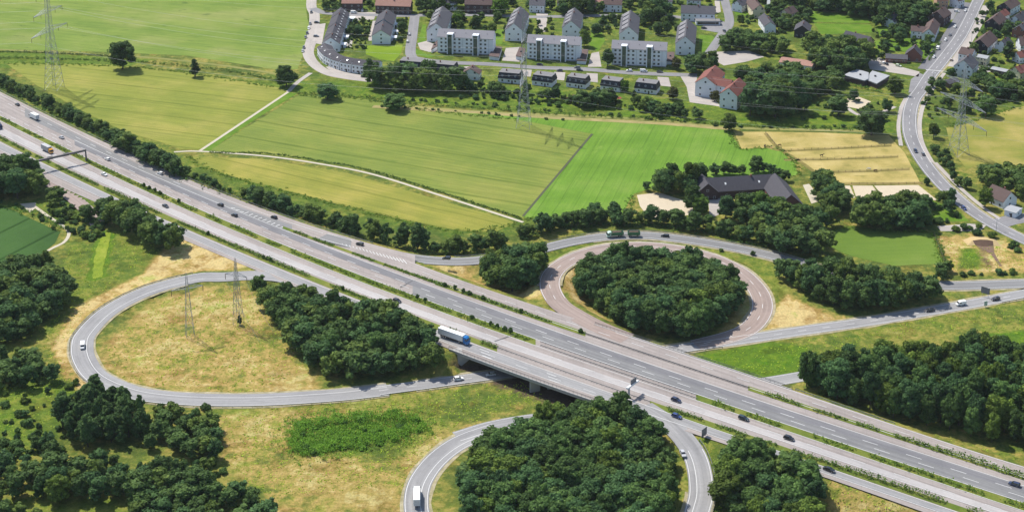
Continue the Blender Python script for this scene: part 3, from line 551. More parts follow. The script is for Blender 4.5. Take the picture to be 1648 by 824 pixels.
edges(LOOPL, 10.0, 0.16, inner=0.6, left=False, i0=22); strip_mesh(mk2, LOOPL[12:], 0.2, 0.16, 2.0); edges(RAMPB, 9.4, 0.15, inner=0.6, i0=14); strip_mesh(mk2, RAMPB[14:], 0.2, 0.15, -1.6); edges(CROSS2, 8.0, 0.12, inner=0.8)
edges(STREET, 9.4, 0.15, inner=0.9, dash=0.0)
strip_mesh(mk2, np.array([P(1490, 113), P(1526, 116)]), 0.7, 0.16)
o = mk2.build('road_marking', WHITE); o['kind'] = 'structure'

M_PTRK = field_mat('trodden_paddock_edge', ((0.15, 0.135, 0.04), (0.22, 0.18, 0.06), (0.28, 0.21, 0.09)), 0.1, rowamt=0.3, blotch=0.12)
for l_ in ([(1232, 236), (1262, 243), (1340, 240), (1434, 235)], [(1262, 258), (1340, 257), (1445, 253)], [(1326, 278), (1400, 276), (1463, 273)], [(1345, 296), (1430, 296), (1484, 295)], [(1232, 215), (1250, 236), (1290, 262), (1336, 296)]): lane('grass_track', l_, 2.6, M_PTRK, 0.10)
mj = MB()
for a_, b_ in (((796, 549.5), (833, 536.5)), ((664, 452), (644, 463))):
    strip_mesh(mj, np.array([P(a_[0], a_[1], float(hz(a_[0]))), P(b_[0], b_[1], float(hz(b_[0])))]), .55, 0.17)
o = mj.build('expansion_joint', plain('dark_joint_sealant', (.10, .10, .10), .8)); o['kind'] = 'structure'
M_SHLD = field_mat('gravel_shoulder', ((0.22, 0.20, 0.11), (0.33, 0.29, 0.19), (0.42, 0.37, 0.27)), 0.1, rowamt=0.1, blotch=0.3)
def shoulder(p, wd, sides=(-1, 1), i0=0, i1=None):
    for s_ in sides:
        q_ = p[i0:i1]; n_ = len(q_); g_ = np.interp(np.arange(n_), np.arange(0, n_ + 4, 4), rng.uniform(.5, 1.5, len(np.arange(0, n_ + 4, 4)))); ms_ = MB()
        a_ = offset_line(q_, s_ * (wd / 2 - .1)); b2 = offset_line(q_, s_ * (wd / 2 + .2 + g_)); vs = [tuple(v + np.array([0, 0, .045])) for v in (b2 if s_ > 0 else a_)] + [tuple(v + np.array([0, 0, .045])) for v in (a_ if s_ > 0 else b2)]
        ms_.add(vs, [(n_ + i, n_ + i + 1, i + 1, i) for i in range(n_ - 1)]); o = ms_.build('shoulder', M_SHLD); o['kind'] = 'structure'
shoulder(LOOPL, 10.0, i0=26); shoulder(LOOPR, 10.0, i0=26, i1=-12); shoulder(CROSS1, 8.0, i0=6); shoulder(RAMPB, 9.4, i0=24); shoulder(RAMP, 9.2, i0=60); shoulder(STREET, 9.4, (1,), 40)
# ------------------------------------------------------------------ bridge
br = empty('motorway_bridge', P(870, 600, 0), 0, 'long concrete motorway bridge carrying both carriageways over the crossing roads', 'bridge')
BL = Vector(br.location)
def loc(v): return Vector(v) - BL
mb = MB(); lft = []; 
for a in np.linspace(0, 1, 26):
    n_ = P(722 + (1012 - 722) * a, float(L_BOT(722 + 290 * a)) + 1.0, 6.5); f_ = P(958 + (1275 - 958) * a, float(L_FCU(958 + 317 * a)) - 1.0, 6.5)
    lft.append((n_, f_))
for (n0, f0), (n1, f1) in zip(lft, lft[1:]):
    z1, z0 = -0.12, -1.05
    mb.hexa([loc(n0) + Vector((0, 0, z0)), loc(n1) + Vector((0, 0, z0)), loc(f1) + Vector((0, 0, z0)), loc(f0) + Vector((0, 0, z0)), loc(n0) + Vector((0, 0, z1)), loc(n1) + Vector((0, 0, z1)), loc(f1) + Vector((0, 0, z1)), loc(f0) + Vector((0, 0, z1))])
mb.build('deck', CONC, br)
def wall_between(a, b, th, z0, z1, name):
    m_ = MB(); a, b = Vector(a), Vector(b); d = (b - a); d.z = 0; d.normalize(); n_ = Vector((-d.y, d.x, 0)) * th / 2
    q = [a - n_, b - n_, b + n_, a + n_]
    m_.hexa([loc((v.x, v.y, z0)) for v in q] + [loc((v.x, v.y, z1)) for v in q]); return m_.build(name, CONC, br)
wall_between(_n1, _f1, 1.6, -0.6, 5.42, 'abutment'); wall_between(_n2, _f2, 1.6, -0.6, 5.42, 'abutment')
for a in (0.47, 0.80):
    n_, f_ = lft[int(a * 25)]
    for k in range(9):
        c = n_.lerp(f_, (k + 0.4) / 9); m_ = MB(); dr = (f_ - n_).normalized(); sd_ = Vector((-dr.y, dr.x, 0))
        q = [c - dr * 2.2 - sd_ * 0.45, c + dr * 2.2 - sd_ * 0.45, c + dr * 2.2 + sd_ * 0.45, c - dr * 2.2 + sd_ * 0.45]
        m_.hexa([loc((v.x, v.y, -0.4)) for v in q] + [loc((v.x, v.y, 5.0)) for v in q]); m_.build('pier', CONC, br)
def railing(line, hgt, name, m_, parent=None):
    mbr = MB(); p = resample(line, 2.0)
    for k, z in ((0, hgt), (1, hgt * 0.55)):
        for a, b in zip(p, p[1:]): mbr.bar(Vector(a) - (BL if parent else Vector()) + Vector((0, 0, z)), Vector(b) - (BL if parent else Vector()) + Vector((0, 0, z)), 0.10 if k == 0 else 0.07)
    for q in p[::1]: mbr.bar(Vector(q) - (BL if parent else Vector()), Vector(q) - (BL if parent else Vector()) + Vector((0, 0, hgt)), 0.06)
    return mbr.build(name, m_, parent)
for side in (0, 1):
    mb = MB()
    for u, w2 in zip(lft, lft[1:]):
        a, b, c, d = u[side], w2[side], u[1 - side], w2[1 - side]
        u0 = (c - a).normalized() * 0.7; u1 = (d - b).normalized() * 0.7
        mb.hexa([loc(a) + Vector((0, 0, -0.45)), loc(b) + Vector((0, 0, -0.45)), loc(b + u1) + Vector((0, 0, -0.45)), loc(a + u0) + Vector((0, 0, -0.45)), loc(a) + Vector((0, 0, 0.16)), loc(b) + Vector((0, 0, 0.16)), loc(b + u1) + Vector((0, 0, 0.16)), loc(a + u0) + Vector((0, 0, 0.22))])
    mb.build('edge_beam', CONC, br)
PARM = plain('dark_parapet_steel', (.10, .10, .10), .6)
railing(np.array([v[0] + Vector((0.1, 0.3, 0.22)) for v in lft]), 1.1, 'parapet', PARM, br); railing(np.array([v[1] + Vector((-0.1, -0.3, 0.22)) for v in lft]), 1.1, 'parapet', PARM, br)
# ------------------------------------------------------------------ guardrails
def guardrail(line, label, step=4.0):
    p = resample(line, step); c = Vector(p[len(p) // 2]); c.z = p[:, 2].min()
    g = empty('guardrail', c, 0, label, 'guardrail', 'guardrails along the roads'); r_ = MB(); q_ = MB()
    n2 = normals2d(p)
    for a, b, na in zip(p, p[1:], n2):
        d = Vector((na[0], na[1], 0)) * 0.06; a, b = Vector(a) - c, Vector(b) - c
        r_.hexa([a - d + Vector((0, 0, .45)), b - d + Vector((0, 0, .45)), b + d + Vector((0, 0, .45)), a + d + Vector((0, 0, .45)), a - d + Vector((0, 0, .78)), b - d + Vector((0, 0, .78)), b + d + Vector((0, 0, .78)), a + d + Vector((0, 0, .78))])
    for a in p: a = Vector(a) - c; q_.box(a.x - .07, a.x + .07, a.y - .07, a.y + .07, a.z - 0.4, a.z + 0.7)
    r_.build('rail', RAILM, g); po = q_.build('post', RAILM, g); po['kind'] = 'stuff'
guardrail(hline(lambda x: L_OUT(x) - 1.0, -90, 600), 'long steel guardrail on the field side of the motorway, below the hedgerow')
guardrail(hline(lambda x: L_FCU(x) - 1.0, 1280, 1440), 'steel guardrail beside the far collector lane in front of the forest')
guardrail(hline(lambda x: L_MU(x) + 2.2, 870, 1122), 'upper of two parallel guardrails on the bridge between the carriageways', 2.5); guardrail(hline(lambda x: L_ML(x) - 1.6, 870, 1122), 'lower of two parallel guardrails on the bridge between the carriageways', 2.5)
guardrail(hline(lambda x: L_H5(x), 800, 1046), 'guardrail on the bridge between the near carriageway and its collector lane', 2.5)
guardrail(hline(lambda x: L_H2(x), 940, 1206), 'guardrail on the bridge between the far carriageway and its collector lane', 2.5)
guardrail(offset_line(LOOPL, -5.6)[24:], 'guardrail round the outside of the left loop ramp'); guardrail(offset_line(CROSS1, -4.6)[:62], 'guardrail on the meadow side of the crossing road before the bridge')
guardrail(offset_line(CROSS1, -4.6)[118:], 'guardrail on the meadow side of the crossing road beyond the bridge'); guardrail(offset_line(RAMPB, 5.3)[12:52], 'guardrail round the outside of the lower loop ramp')
guardrail(offset_line(RAMP, 5.0)[30:120], 'guardrail outside the exit ramp curving past the tree row')

# ------------------------------------------------------------------ buildings
def window_mesh(wd, ht):
    m_ = MB(); m_.box(-wd / 2, wd / 2, -0.03, 0.03, -ht / 2, ht / 2, 0); m_.box(-wd / 2 + .08, wd / 2 - .08, -0.05, 0.0, -ht / 2 + .08, -0.03 + 0.0, 1); m_.box(-wd / 2 + .08, wd / 2 - .08, -0.05, 0.0, 0.03, ht / 2 - .08, 1)
    me = bpy.data.meshes.new('window'); me.from_pydata(m_.v, [], m_.f); me.materials.append(PLWHITE); me.materials.append(GLASS); me.polygons.foreach_set('material_index', m_.m); me.update(); return me
WIN = {k: window_mesh(*k) for k in ((1.3, 1.4), (1.6, 1.5), (1.0, 1.2))}
def window(parent, x, y, z, rz, size=(1.3, 1.4)):
    o = bpy.data.objects.new('window', WIN[size]); COL.objects.link(o); o.parent = parent; o.location = (x, y, z); o.rotation_euler = (0, 0, rz); return o
FOOT = []
def gable_house(label, fr, bk, W, he, hr, wall, roof, name='house', gw=(2, 2), sw=(2, 3), cat='house', chimney=True, dormers=0, over=0.4, gable_m=None, z_r=None, skylights=0, door=True):
    """fr, bk: photo pixels of the two ridge ends (front one nearest the camera)"""
    top = he + hr; a, b = P(*fr, top), P(*bk, top); d = b - a; L = max(d.length, 5.0); ang = math.atan2(d.y, d.x)
    c = (a + b) / 2; o = empty(name, (c.x, c.y, 0), ang, label, cat); FOOT.append((c.x, c.y, ang, L / 2 + 1.6, W / 2 + 1.6))
    # local X runs from the front gable (-L/2) to the back gable
    l = L / 2; h = W / 2; m_ = MB()
    m_.add([(-l, -h, -.3), (l, -h, -.3), (l, h, -.3), (-l, h, -.3), (-l, -h, he), (l, -h, he), (l, h, he), (-l, h, he), (-l, 0, top - .05), (l, 0, top - .05)],
           [(0, 1, 5, 4), (2, 3, 7, 6)], 0)
    m_.add([(-l, -h, -.3), (-l, h, -.3), (-l, h, he), (-l, 0, top - .05), (-l, -h, he)], [(4, 3, 2, 1, 0)], 1); m_.add([(l, -h, -.3), (l, h, -.3), (l, h, he), (l, 0, top - .05), (l, -h, he)], [(0, 1, 2, 3, 4)], 1)
    m_.build('wall', [wall, gable_m or wall], o)
    r_ = MB(); th = 0.22; sl_ = hr / h; ey = h + over; ez = he - over * sl_
    for s in (-1, 1):
        r_.hexa([(-l - over, s * ey, ez), (l + over, s * ey, ez), (l + over, 0, top), (-l - over, 0, top), (-l - over, s * ey, ez + th), (l + over, s * ey, ez + th), (l + over, 0, top + th), (-l - over, 0, top + th)])
    ro = r_.build('roof', roof, o)
    if chimney:
        q = MB(); cx = random.uniform(-.3, .3) * l; q.box(cx - .4, cx + .4, -.9, -.2, top - 1.2, top + 0.9); q.box(cx - .48, cx + .48, -.98, -.12, top + .9, top + 1.0); q.build('chimney', BRICK, ro)
    for k in range(dormers):
        x = -l + L * (k + 0.62) / dormers; s = 1
        q = MB(); w_ = L / dormers * 0.36; y0 = h * 0.78
        q.hexa([(x - w_, s * y0, he + hr * 0.22), (x + w_, s * y0, he + hr * 0.22), (x + w_, s * h * 0.18, he + hr * 0.80), (x - w_, s * h * 0.18, he + hr * 0.80),
                (x - w_, s * y0, he + hr * 0.22 + 1.3), (x + w_, s * y0, he + hr * 0.22 + 1.3), (x + w_, s * h * 0.14, he + hr * 0.94), (x - w_, s * h * 0.14, he + hr * 0.94)]); q.build('dormer', R_DORM if roof is R_GREY else roof, ro)
    for k in range(skylights):
        x = -l + L * (k + .5) / skylights; s = -1; y0 = h * 0.5; q = MB()
        q.hexa([(x - .45, s * (y0 + .5), he + hr * (1 - (y0 + .5) / h) + th), (x + .45, s * (y0 + .5), he + hr * (1 - (y0 + .5) / h) + th), (x + .45, s * (y0 - .5), he + hr * (1 - (y0 - .5) / h) + th), (x - .45, s * (y0 - .5), he + hr * (1 - (y0 - .5) / h) + th)] +
               [(x - .45, s * (y0 + .5), he + hr * (1 - (y0 + .5) / h) + th + .1), (x + .45, s * (y0 + .5), he + hr * (1 - (y0 + .5) / h) + th + .1), (x + .45, s * (y0 - .5), he + hr * (1 - (y0 - .5) / h) + th + .1), (x - .45, s * (y0 - .5), he + hr * (1 - (y0 - .5) / h) + th + .1)]); q.build('skylight', LAMPW, ro)
    rot = Matrix.Rotation(ang, 3, 'Z')
    for nx_, ny_ in ((-1, 0), (1, 0), (0, -1), (0, 1)):
        wn = rot @ Vector((nx_, ny_, 0))
        if wn.y > 0.15: continue            # only the faces the photograph can see
        rows, cols = (gw if nx_ else sw); 
        for r2 in range(rows):
            nc = cols if not (nx_ and r2 == rows - 1 and rows > 2) else max(1, cols - 1)
            for c2 in range(nc):
                z = 1.5 + r2 * max(2.5, (he - 0.6) / max(1, rows if not nx_ else max(1, rows - 1))); span = (W if nx_ else L)
                t = (c2 + 0.5) / nc * span - span / 2
                if nx_ and z + 0.8 > he + hr * (1 - abs(t) / h): continue
                if not nx_ and z + .75 > he: continue
                window(o, nx_ * (l + .02) if nx_ else t, t if nx_ else ny_ * (h + .02), z, {(-1, 0): -math.pi / 2, (1, 0): math.pi / 2, (0, -1): 0.0, (0, 1): math.pi}[(nx_, ny_)], (1.3, 1.4) if W > 9 else (1.0, 1.2))
        if door and nx_ == 0:
            q = MB(); q.box(L * .12 - .5, L * .12 + .5, ny_ * (h + .04) - .04, ny_ * (h + .04) + .04, 0, 2.1); q.build('door', DOOR, o); door = False
    return o
def apartment(label, x0, y0, x1, y1):
    a, b = P(x0, y0), P(x1, y1); d = b - a; L = d.length; cc = (a + b) / 2 + Vector((-d.y, d.x, 0)).normalized() * 5.5; FOOT.append((cc.x, cc.y, math.atan2(d.y, d.x), L / 2 + 2, 9)); o = empty('apartment_block', a, math.atan2(d.y, d.x), label, 'apartment block')
    D, he, hr = 11.0, 12.2, 4.2; m_ = MB()
    m_.add([(0, 0, -.3), (L, 0, -.3), (L, D, -.3), (0, D, -.3), (0, 0, he), (L, 0, he), (L, D, he), (0, D, he), (0, D / 2, he + hr), (L, D / 2, he + hr)], [(0, 1, 5, 4), (2, 3, 7, 6), (3, 0, 4, 8, 7), (1, 2, 6, 9, 5)]); m_.build('wall', PLWHITE, o)
    r_ = MB()
    for s, y_ in ((0, -0.4), (1, D + .4)):
        r_.hexa([(-.3, y_, he - .3), (L + .3, y_, he - .3), (L + .3, D / 2, he + hr), (-.3, D / 2, he + hr), (-.3, y_, he - .05), (L + .3, y_, he - .05), (L + .3, D / 2, he + hr + .25), (-.3, D / 2, he + hr + .25)])
    ro = r_.build('roof', R_LGREY, o)
    for k in range(5): q = MB(); x = L * (k + .6) / 5.2; q.cyl((x, D * .25, he + hr * .5 + .5), .12, .9, 'Z', 8); q.build('vent_pipe', DARK, ro)
    m_ = MB(); m_.box(-.02, L + .02, -.03, -.02 + .0, -.3, .7); m_.build('plinth', plain('grey_plinth', (.2, .2, .21)), o)
    tw = 0.062 * L * 1.75
    for fx in (0.23, 0.69):
        x = L * fx; q = MB(); q.box(x - tw / 2, x - tw / 2 + .7, -2.0, 1.0, -.2, he + 2.2, 0); q.box(x + tw / 2 - .7, x + tw / 2, -2.0, 1.0, -.2, he + 2.2, 0); q.box(x - tw / 2, x + tw / 2, -2.0, 3.4, he + 2.203, he + 2.6, 0)
        t_ = q.build('stair_tower', PLWHITE, o); q = MB(); q.box(x - tw / 2 + .702, x + tw / 2 - .702, -1.7, .5, 0, he + 2.1, 0); q.build('stair_glazing', GSTAIR, t_)
    xs_ = [.07, .15, .31, .395, .53, .61, .78, .86]
    for r2 in range(4):
        for fx in xs_: window(o, L * fx, -.04, 2.2 + 2.85 * r2, 0, (1.6, 1.5))
    for fx in (.455, .92): q = MB(); q.cyl((L * fx, -.1, he / 2), .08, he, 'Z', 6); q.build('downpipe', STEEL, o)
    return o
apartment('white four storey apartment block nearest the crescent terrace, two stair towers', 704.4, 85.5, 793.5, 90)
apartment('white four storey apartment block behind the middle pylon, two stair towers', 848, 95.5, 933, 100)
apartment('white four storey apartment block nearest the red roofed building, two stair towers', 984, 105, 1072, 109)
def wing(label, fr, bk, W, he, hr): return gable_house(label, fr, bk, W, he, hr, PLWHITE, R_GREY, 'apartment_house', (3, 2), (3, 6), 'apartment house', True, 4)
wing('white gabled apartment house with stepped dormers behind the first apartment block', (702, 38), (712.5, 10.5), 14, 8.5, 5.6)
wing('white gabled apartment house with stepped dormers beside the tip of the middle pylon', (827, 38), (837.6, 11.3), 13, 8.2, 5.4)
wing('grey roofed gabled apartment house half hidden by two round trees', (919, 34), (924.7, 13), 13, 8.2, 5.4)
wing('white gabled apartment house rising straight behind the third apartment block', (1012, 43.6), (1015, 17), 13.5, 8.2, 5.6)
wing('white gabled apartment house with stepped dormers beside the triangular lawn', (1103, 59), (1106.4, 31.5), 13.5, 8.4, 5.6)
# crescent terrace: straight arm of six houses, curved arm of six
A_, B_ = (532, 61), (549, 12.5)
for k in range(6):
    t0, t1 = k / 6, (k + 1) / 6 - .004; hr = 4.6 - 0.02 * k
    gable_house('dark roofed terrace house, number %s from the bend, straight crescent arm' % ('one', 'two', 'three', 'four', 'five', 'six')[k], (A_[0] + (B_[0] - A_[0]) * t0, A_[1] + (B_[1] - A_[1]) * t0), (A_[0] + (B_[0] - A_[0]) * t1, A_[1] + (B_[1] - A_[1]) * t1), 12.5, 6.0 + .35 * (k % 2), hr, PLWHITE, R_DARK, 'terrace_house', (2, 3), (2, 2), 'terrace house', k % 2 == 0, 0, 0.15, skylights=2)
arc = smooth_line([P(522, 70, 8.6), P(529, 80, 8.6), P(541, 87, 8.6), P(556, 92, 8.6), P(573, 95.2, 8.6), P(592, 97.5, 8.6), P(612, 98.5, 8.6)], 12)
arc = resample(arc, 0.5); nseg = 7; idx = np.linspace(0, len(arc) - 1, nseg + 1).astype(int)
def px_of(v):
    x, y, z = v; yc = y * CT + (H - z) * ST; return (824 + F_ * x / yc, CY + F_ * (-(y * ST) + (H - z) * CT) / yc)
for k in range(nseg):
    gable_house('pale terrace house with dark roof, number %s along the curved arm of the crescent' % ('one', 'two', 'three', 'four', 'five', 'six', 'seven')[k], px_of(arc[idx[k]]), px_of(arc[idx[k + 1]]), 10.5, 6.0, 2.6, PLWHITE, R_DARK, 'terrace_house', (2, 2), (2, 3), 'terrace house', False, 0, 0.1, skylights=1)
H_ = gable_house
H_('front pale gabled house beside the unmown lawn, dark roof', (613, 49), (617.4, 33), 13.5, 6.4, 4.4, PLWHITE, R_DARK, gw=(3, 1))
H_('rear taller gabled house with white step above the front roof', (617.2, 31), (623, 15.5), 13.5, 7.2, 4.6, PLWHITE, R_DARK, gw=(3, 2))
H_('dark brick house with faded red roof at the top edge above the white van', (551, -3), (583, -3), 9, 6.5, 3.2, DBRICK, R_PINK)
H_('long dark brick row with faded red roof beyond the rear gabled house', (606, -1), (662, 1), 10, 6.5, 3.6, DBRICK, R_PINK, gw=(2, 2), sw=(2, 7))
H_('brick house with brown roof at the top edge behind the first dormered house', (749, -2), (792, -1), 10, 7, 3.4, DBRICK, R_BROWN, sw=(2, 4))
H_('pale house with grey roof at the top edge behind the two round trees', (853, 0), (877, 1), 9, 6, 3, PLWHITE, R_GREY)
H_('white house with brown roof and dark door at the top edge of the photo', (972, -1), (1001, 0), 9.5, 6, 3, PLWHITE, R_BROWN)
H_('low red roofed house joined to the white one at the top edge', (951, 0), (970, 0), 9, 4.6, 2.6, PLWHITE, R_PINK, chimney=False)
H_('wide pale house with plain grey roof by the grey parking yard', (1097, 9), (1151, 11), 12, 6.3, 4.4, PLWHITE, R_GREY, sw=(2, 6))
o_ = MB(); 
ann = empty('shop_annexe', P(1139, 40), -0.02, 'low flat roofed annexe with shop window in front of the wide pale house', 'annexe'); o_.box(-9, 9, -2, 4, -.2, 3.0); o_.build('wall', PLWHITE, ann); o_ = MB(); o_.box(-9.3, 9.3, -2.4, 4.2, 3.0, 3.4); o_.build('roof', R_BITUM, ann); o_ = MB(); o_.box(-8, 8, -2.06, -2.0, .6, 2.5); o_.build('shop_window', GLASS, ann)
H_('white and grey house at the top edge left of the side street', (1106, -8), (1128, -7), 9, 5.5, 3, PLWHITE, R_DARK)
H_('cream gabled house with reddish roof at the top edge beyond the side street', (1222, 9), (1207, -9), 9.5, 6.4, 4, CREAM, R_BROWN)
H_('small grey roofed house below the cream gable, half hidden in trees', (1240, 36), (1230, 22), 8.5, 5.5, 3.2, PLWHITE, R_DARK)
H_('detached white house with dark wooden gable among the trees', (1291, 42), (1294, 33), 11, 5.4, 3.8, PLWHITE, R_DARK, gable_m=SLATE, gw=(1, 3))
H_('house with long dark roof and ochre gable behind the leafy trees', (1401, 60), (1362, 50), 10, 6.2, 3.8, plain('ochre_render', (.42, .27, .19)), R_DARK)
H_('red brick house with pointed front gable at the street corner', (1470.7, 78), (1473, 72), 11, 4.6, 5.2, BRICK, R_DARK, gw=(1, 2))
H_('low brick garage wing with grey roof joined to the corner brick house', (1460, 89), (1426, 87), 8, 3, 2, BRICK, R_GREY, chimney=False)
H_('white house with pointed front wing and brown roof on the main street', (1495, 47), (1503, 30), 9, 5.5, 4, PLWHITE, R_BROWN, gw=(2, 1))
H_('white side wing with hipped brown roof joined to the pointed white house', (1467, 42), (1493, 44), 8.5, 5.5, 2.6, PLWHITE, R_BROWN)
H_('dark brick house with steep roof behind the pointed white house', (1508, 19), (1520, 11), 11, 7, 4.4, DBRICK, R_BROWN)
H_('small pale shed with faded red roof next to the dark brick house', (1480, 20), (1496, 21), 7, 4, 1.5, plain('pale_blue_render', (.45, .5, .52)), R_PINK, chimney=False)
H_('ochre rendered house at the top edge beside the main street', (1506, -8), (1525, -8), 9, 6.5, 3, plain('ochre_render', (.42, .27, .19)), R_PINK)
H_('house with dark gable and terrace at the top right street corner', (1616, 5), (1632, -4), 11, 6, 4.2, PLWHITE, R_BROWN, gable_m=SLATE)
H_('small house with bright red roof behind the dark gabled one', (1609, 19), (1618, 15), 8, 5, 3, PLWHITE, R_RED)
H_('dark clad gabled house with white roof hatch on the main street', (1597, 30), (1609, 20), 10.5, 5.5, 4.2, SLATE, R_BROWN, gable_m=SLATE)
H_('brown roofed house with dark gable halfway along the main street', (1577, 64), (1593, 50), 12, 5.2, 5, PLWHITE, R_BROWN, gable_m=SLATE)
H_('brown roofed street house adjoining the tall white gable', (1548, 76), (1568, 80), 9.5, 6, 3.4, PLWHITE, R_BROWN)
H_('tall white gabled house right behind the right hand pylon', (1551, 97), (1561, 87), 12.5, 7, 5.4, PLWHITE, R_GREY, gw=(3, 3))
H_('cream flat fronted annexe beside the tall white gable', (1575, 88), (1591, 91), 7, 5, 1, CREAM, R_FLAT, chimney=False)
H_('white house with solar panels at the right edge behind a dark conifer', (1640, 60), (1652, 60), 11, 5.5, 4.6, PLWHITE, R_BROWN, gw=(2, 2))
H_('long low garden shed with pale roof at the right edge', (1598, 108), (1622, 113), 6, 2.5, .8, WOOD, R_FLAT, chimney=False, gw=(1, 1), sw=(1, 2))
H_('dark roofed shed below the tall white gable', (1521, 130), (1538, 125), 7, 3, 1.6, WOOD, R_DARK, chimney=False, gw=(1, 1), sw=(1, 1))
H_('brown roofed cottage beside the road junction, white front wall', (1627, 309), (1598, 297), 11, 4, 4.6, PLWHITE, R_BROWN, gw=(2, 1))
H_('small flat roofed white garage beside the junction cottage', (1622, 333), (1640, 338), 8, 3, .5, PLWHITE, R_FLAT, chimney=False, gw=(1, 1), sw=(1, 1))
H_('white house with dark roof at the top edge between the big trees', (700, -4), (735, -3), 9, 6, 3.2, PLWHITE, R_DARK)
H_('pale house with brown roof at the top edge left of the red roofed one', (898, -3), (926, -2), 9, 6, 3, PLWHITE, R_BROWN)
H_('grey roofed house at the top edge behind the big top street tree', (1052, -6), (1082, -5), 9, 6, 3, PLWHITE, R_GREY)
H_('white house with dark roof at the right edge, uppermost of the corner', (1634, 26), (1646, 18), 9.5, 5.5, 4, PLWHITE, R_DARK)
H_('brick house with grey roof at the right edge behind the dark clad house', (1640, 42), (1650, 35), 9.5, 5.5, 4, BRICK, R_GREY)
H_('small white house with red roof at the right edge below the solar roof', (1636, 84), (1650, 82), 8, 4.5, 3, PLWHITE, R_RED)
H_('pale house with dark roof deep in the gardens left of the main street', (1430, 26), (1444, 20), 9, 5, 3.6, PLWHITE, R_DARK)
H_('cream house with brown roof behind the detached wooden gable house', (1262, 16), (1276, 10), 9, 5.5, 3.6, CREAM, R_BROWN)
H_('low white house with grey roof right of the cream gable at the top', (1238, -4), (1256, -5), 9, 5, 3, PLWHITE, R_GREY)
H_('white gabled house with dark roof between street and right edge gardens', (1612, 66), (1622, 60), 9, 5, 3.8, PLWHITE, R_DARK)
H_('cream house with red roof near the sheds at the right edge', (1634, 108), (1648, 104), 9, 4.8, 3.4, CREAM, R_RED)
H_('narrow white house with brown roof beside the main street at the top', (1536, -6), (1546, -9), 8, 6, 3.4, PLWHITE, R_BROWN)
H_('pale house with grey roof on the side street opposite the cream gable', (1186, 2), (1198, -3), 9, 5.5, 3.4, PLWHITE, R_GREY)
# red roofed building: two wings and a link
H_('left white wing with bay and red tiled roof above the brick yard', (1135.7, 124), (1151, 106), 13.5, 9.4, 4.6, PLWHITE, R_RED, 'apartment_house', (3, 2), (3, 4), 'apartment house')
H_('right white wing with red tiled roof beside the dark tall trees', (1173, 142), (1190, 126), 11.5, 9.4, 4.6, PLWHITE, R_RED, 'apartment_house', (3, 2), (3, 4), 'apartment house')
H_('connecting red roofed middle range between the two white wings', (1143, 123), (1178, 129.5), 9, 8.8, 3.6, PLWHITE, R_RED, 'apartment_house', (2, 1), (3, 4), 'apartment house', chimney=False)
# mansard bungalows
def mansard(label, x0, y0, x1, y1):
    a, b = P(x0, y0), P(x1, y1); d = b - a; L = d.length; cc = (a + b) / 2 + Vector((-d.y, d.x, 0)).normalized() * 5; FOOT.append((cc.x, cc.y, math.atan2(d.y, d.x), L / 2 + 1.5, 6.5)); o = empty('mansard_house', a, math.atan2(d.y, d.x), label, 'house'); D = 10.0
    m_ = MB(); m_.box(0, L, 0, D, -.3, 3.2); m_.build('wall', PLWHITE, o)
    m_ = MB(); m_.frus((-.3, L + .3, -.5, D + .5, 3.2), (.5, L - .5, .7, D - .7, 7.0)); ro = m_.build('roof', SLATE, o); m_ = MB(); m_.box(.45, L - .45, .65, D - .65, 7.003, 7.2); m_.build('roof_top', R_BITUM, ro)
    m_ = MB(); m_.box(L * .3, L * .3 + .7, 4, 4.7, 7.2, 8.6); m_.build('chimney', BRICK, ro)
    for k in range(3): w_ = window(ro, L * (.2 + .3 * k), -.02 + .1, 5.2, 0, (1.0, 1.2)); w_.rotation_euler = (-.3, 0, 0); window(o, L * (.2 + .3 * k), -.04, 1.7, 0)
    q = MB(); q.box(L * .62, L * .62 + 1, -.06, -.01, 0, 2.1); q.build('door', DOOR, o); return o
mansard('slate mansard house directly left of the middle pylon shaft', 801.5, 133, 836, 136)
mansard('slate mansard house first to the right of the middle pylon', 856, 137, 888, 141)
mansard('slate mansard house above the flowering garden with red roofed shed', 911, 140, 942, 144)
mansard('slate mansard house half hidden by a light green tree, red parasol below', 966, 145, 997, 149)
mansard('slate mansard house at the right end of its row, beside the brick yard', 1021, 149, 1056, 153)
mansard('slate mansard house behind the dense tree clump, near the gabled white house', 694, 119, 731, 122)
mansard('dark flat roofed house at the left end of the row behind trees', 642, 114, 679, 117)
H_('small house with white gable front and brown roof between the mansard houses', (757, 111), (761, 105), 12, 4.5, 3.6, PLWHITE, R_BROWN, gw=(2, 2))
H_('low brown roof hall with white entrance among village trees', (1258, 93), (1310, 100), 12, 3.5, 1.6, PLWHITE, R_PINK, chimney=False)
def flat_house(label, px, h, wall, roofm, cat='building', name='flat_roofed_building'):
    pts = [P(x, y, h) for x, y in px]; c = sum(pts, Vector()) / len(pts); o = empty(name, (c.x, c.y, 0), 0, label, cat); n = len(pts)
    area = sum(pts[i].x * pts[(i + 1) % n].y - pts[(i + 1) % n].x * pts[i].y for i in range(n)); pts = pts if area > 0 else pts[::-1]
    def ext_(m_, z0, z1, k): m_.add([((p.x - c.x) * k, (p.y - c.y) * k, z0) for p in pts] + [((p.x - c.x) * k, (p.y - c.y) * k, z1) for p in pts], [tuple(range(n))[::-1], tuple(range(n, 2 * n))] + [(i, (i + 1) % n, (i + 1) % n + n, i + n) for i in range(n)])
    m_ = MB(); ext_(m_, -.3, h - .6, .96); m_.build('wall', wall, o); m_ = MB(); ext_(m_, h - .6, h, 1.0); ro = m_.build('roof', roofm, o); m_ = MB(); m_.box(-.6, .6, -.6, .6, h, h + .8); m_.build('roof_vent', DARK, ro); return o
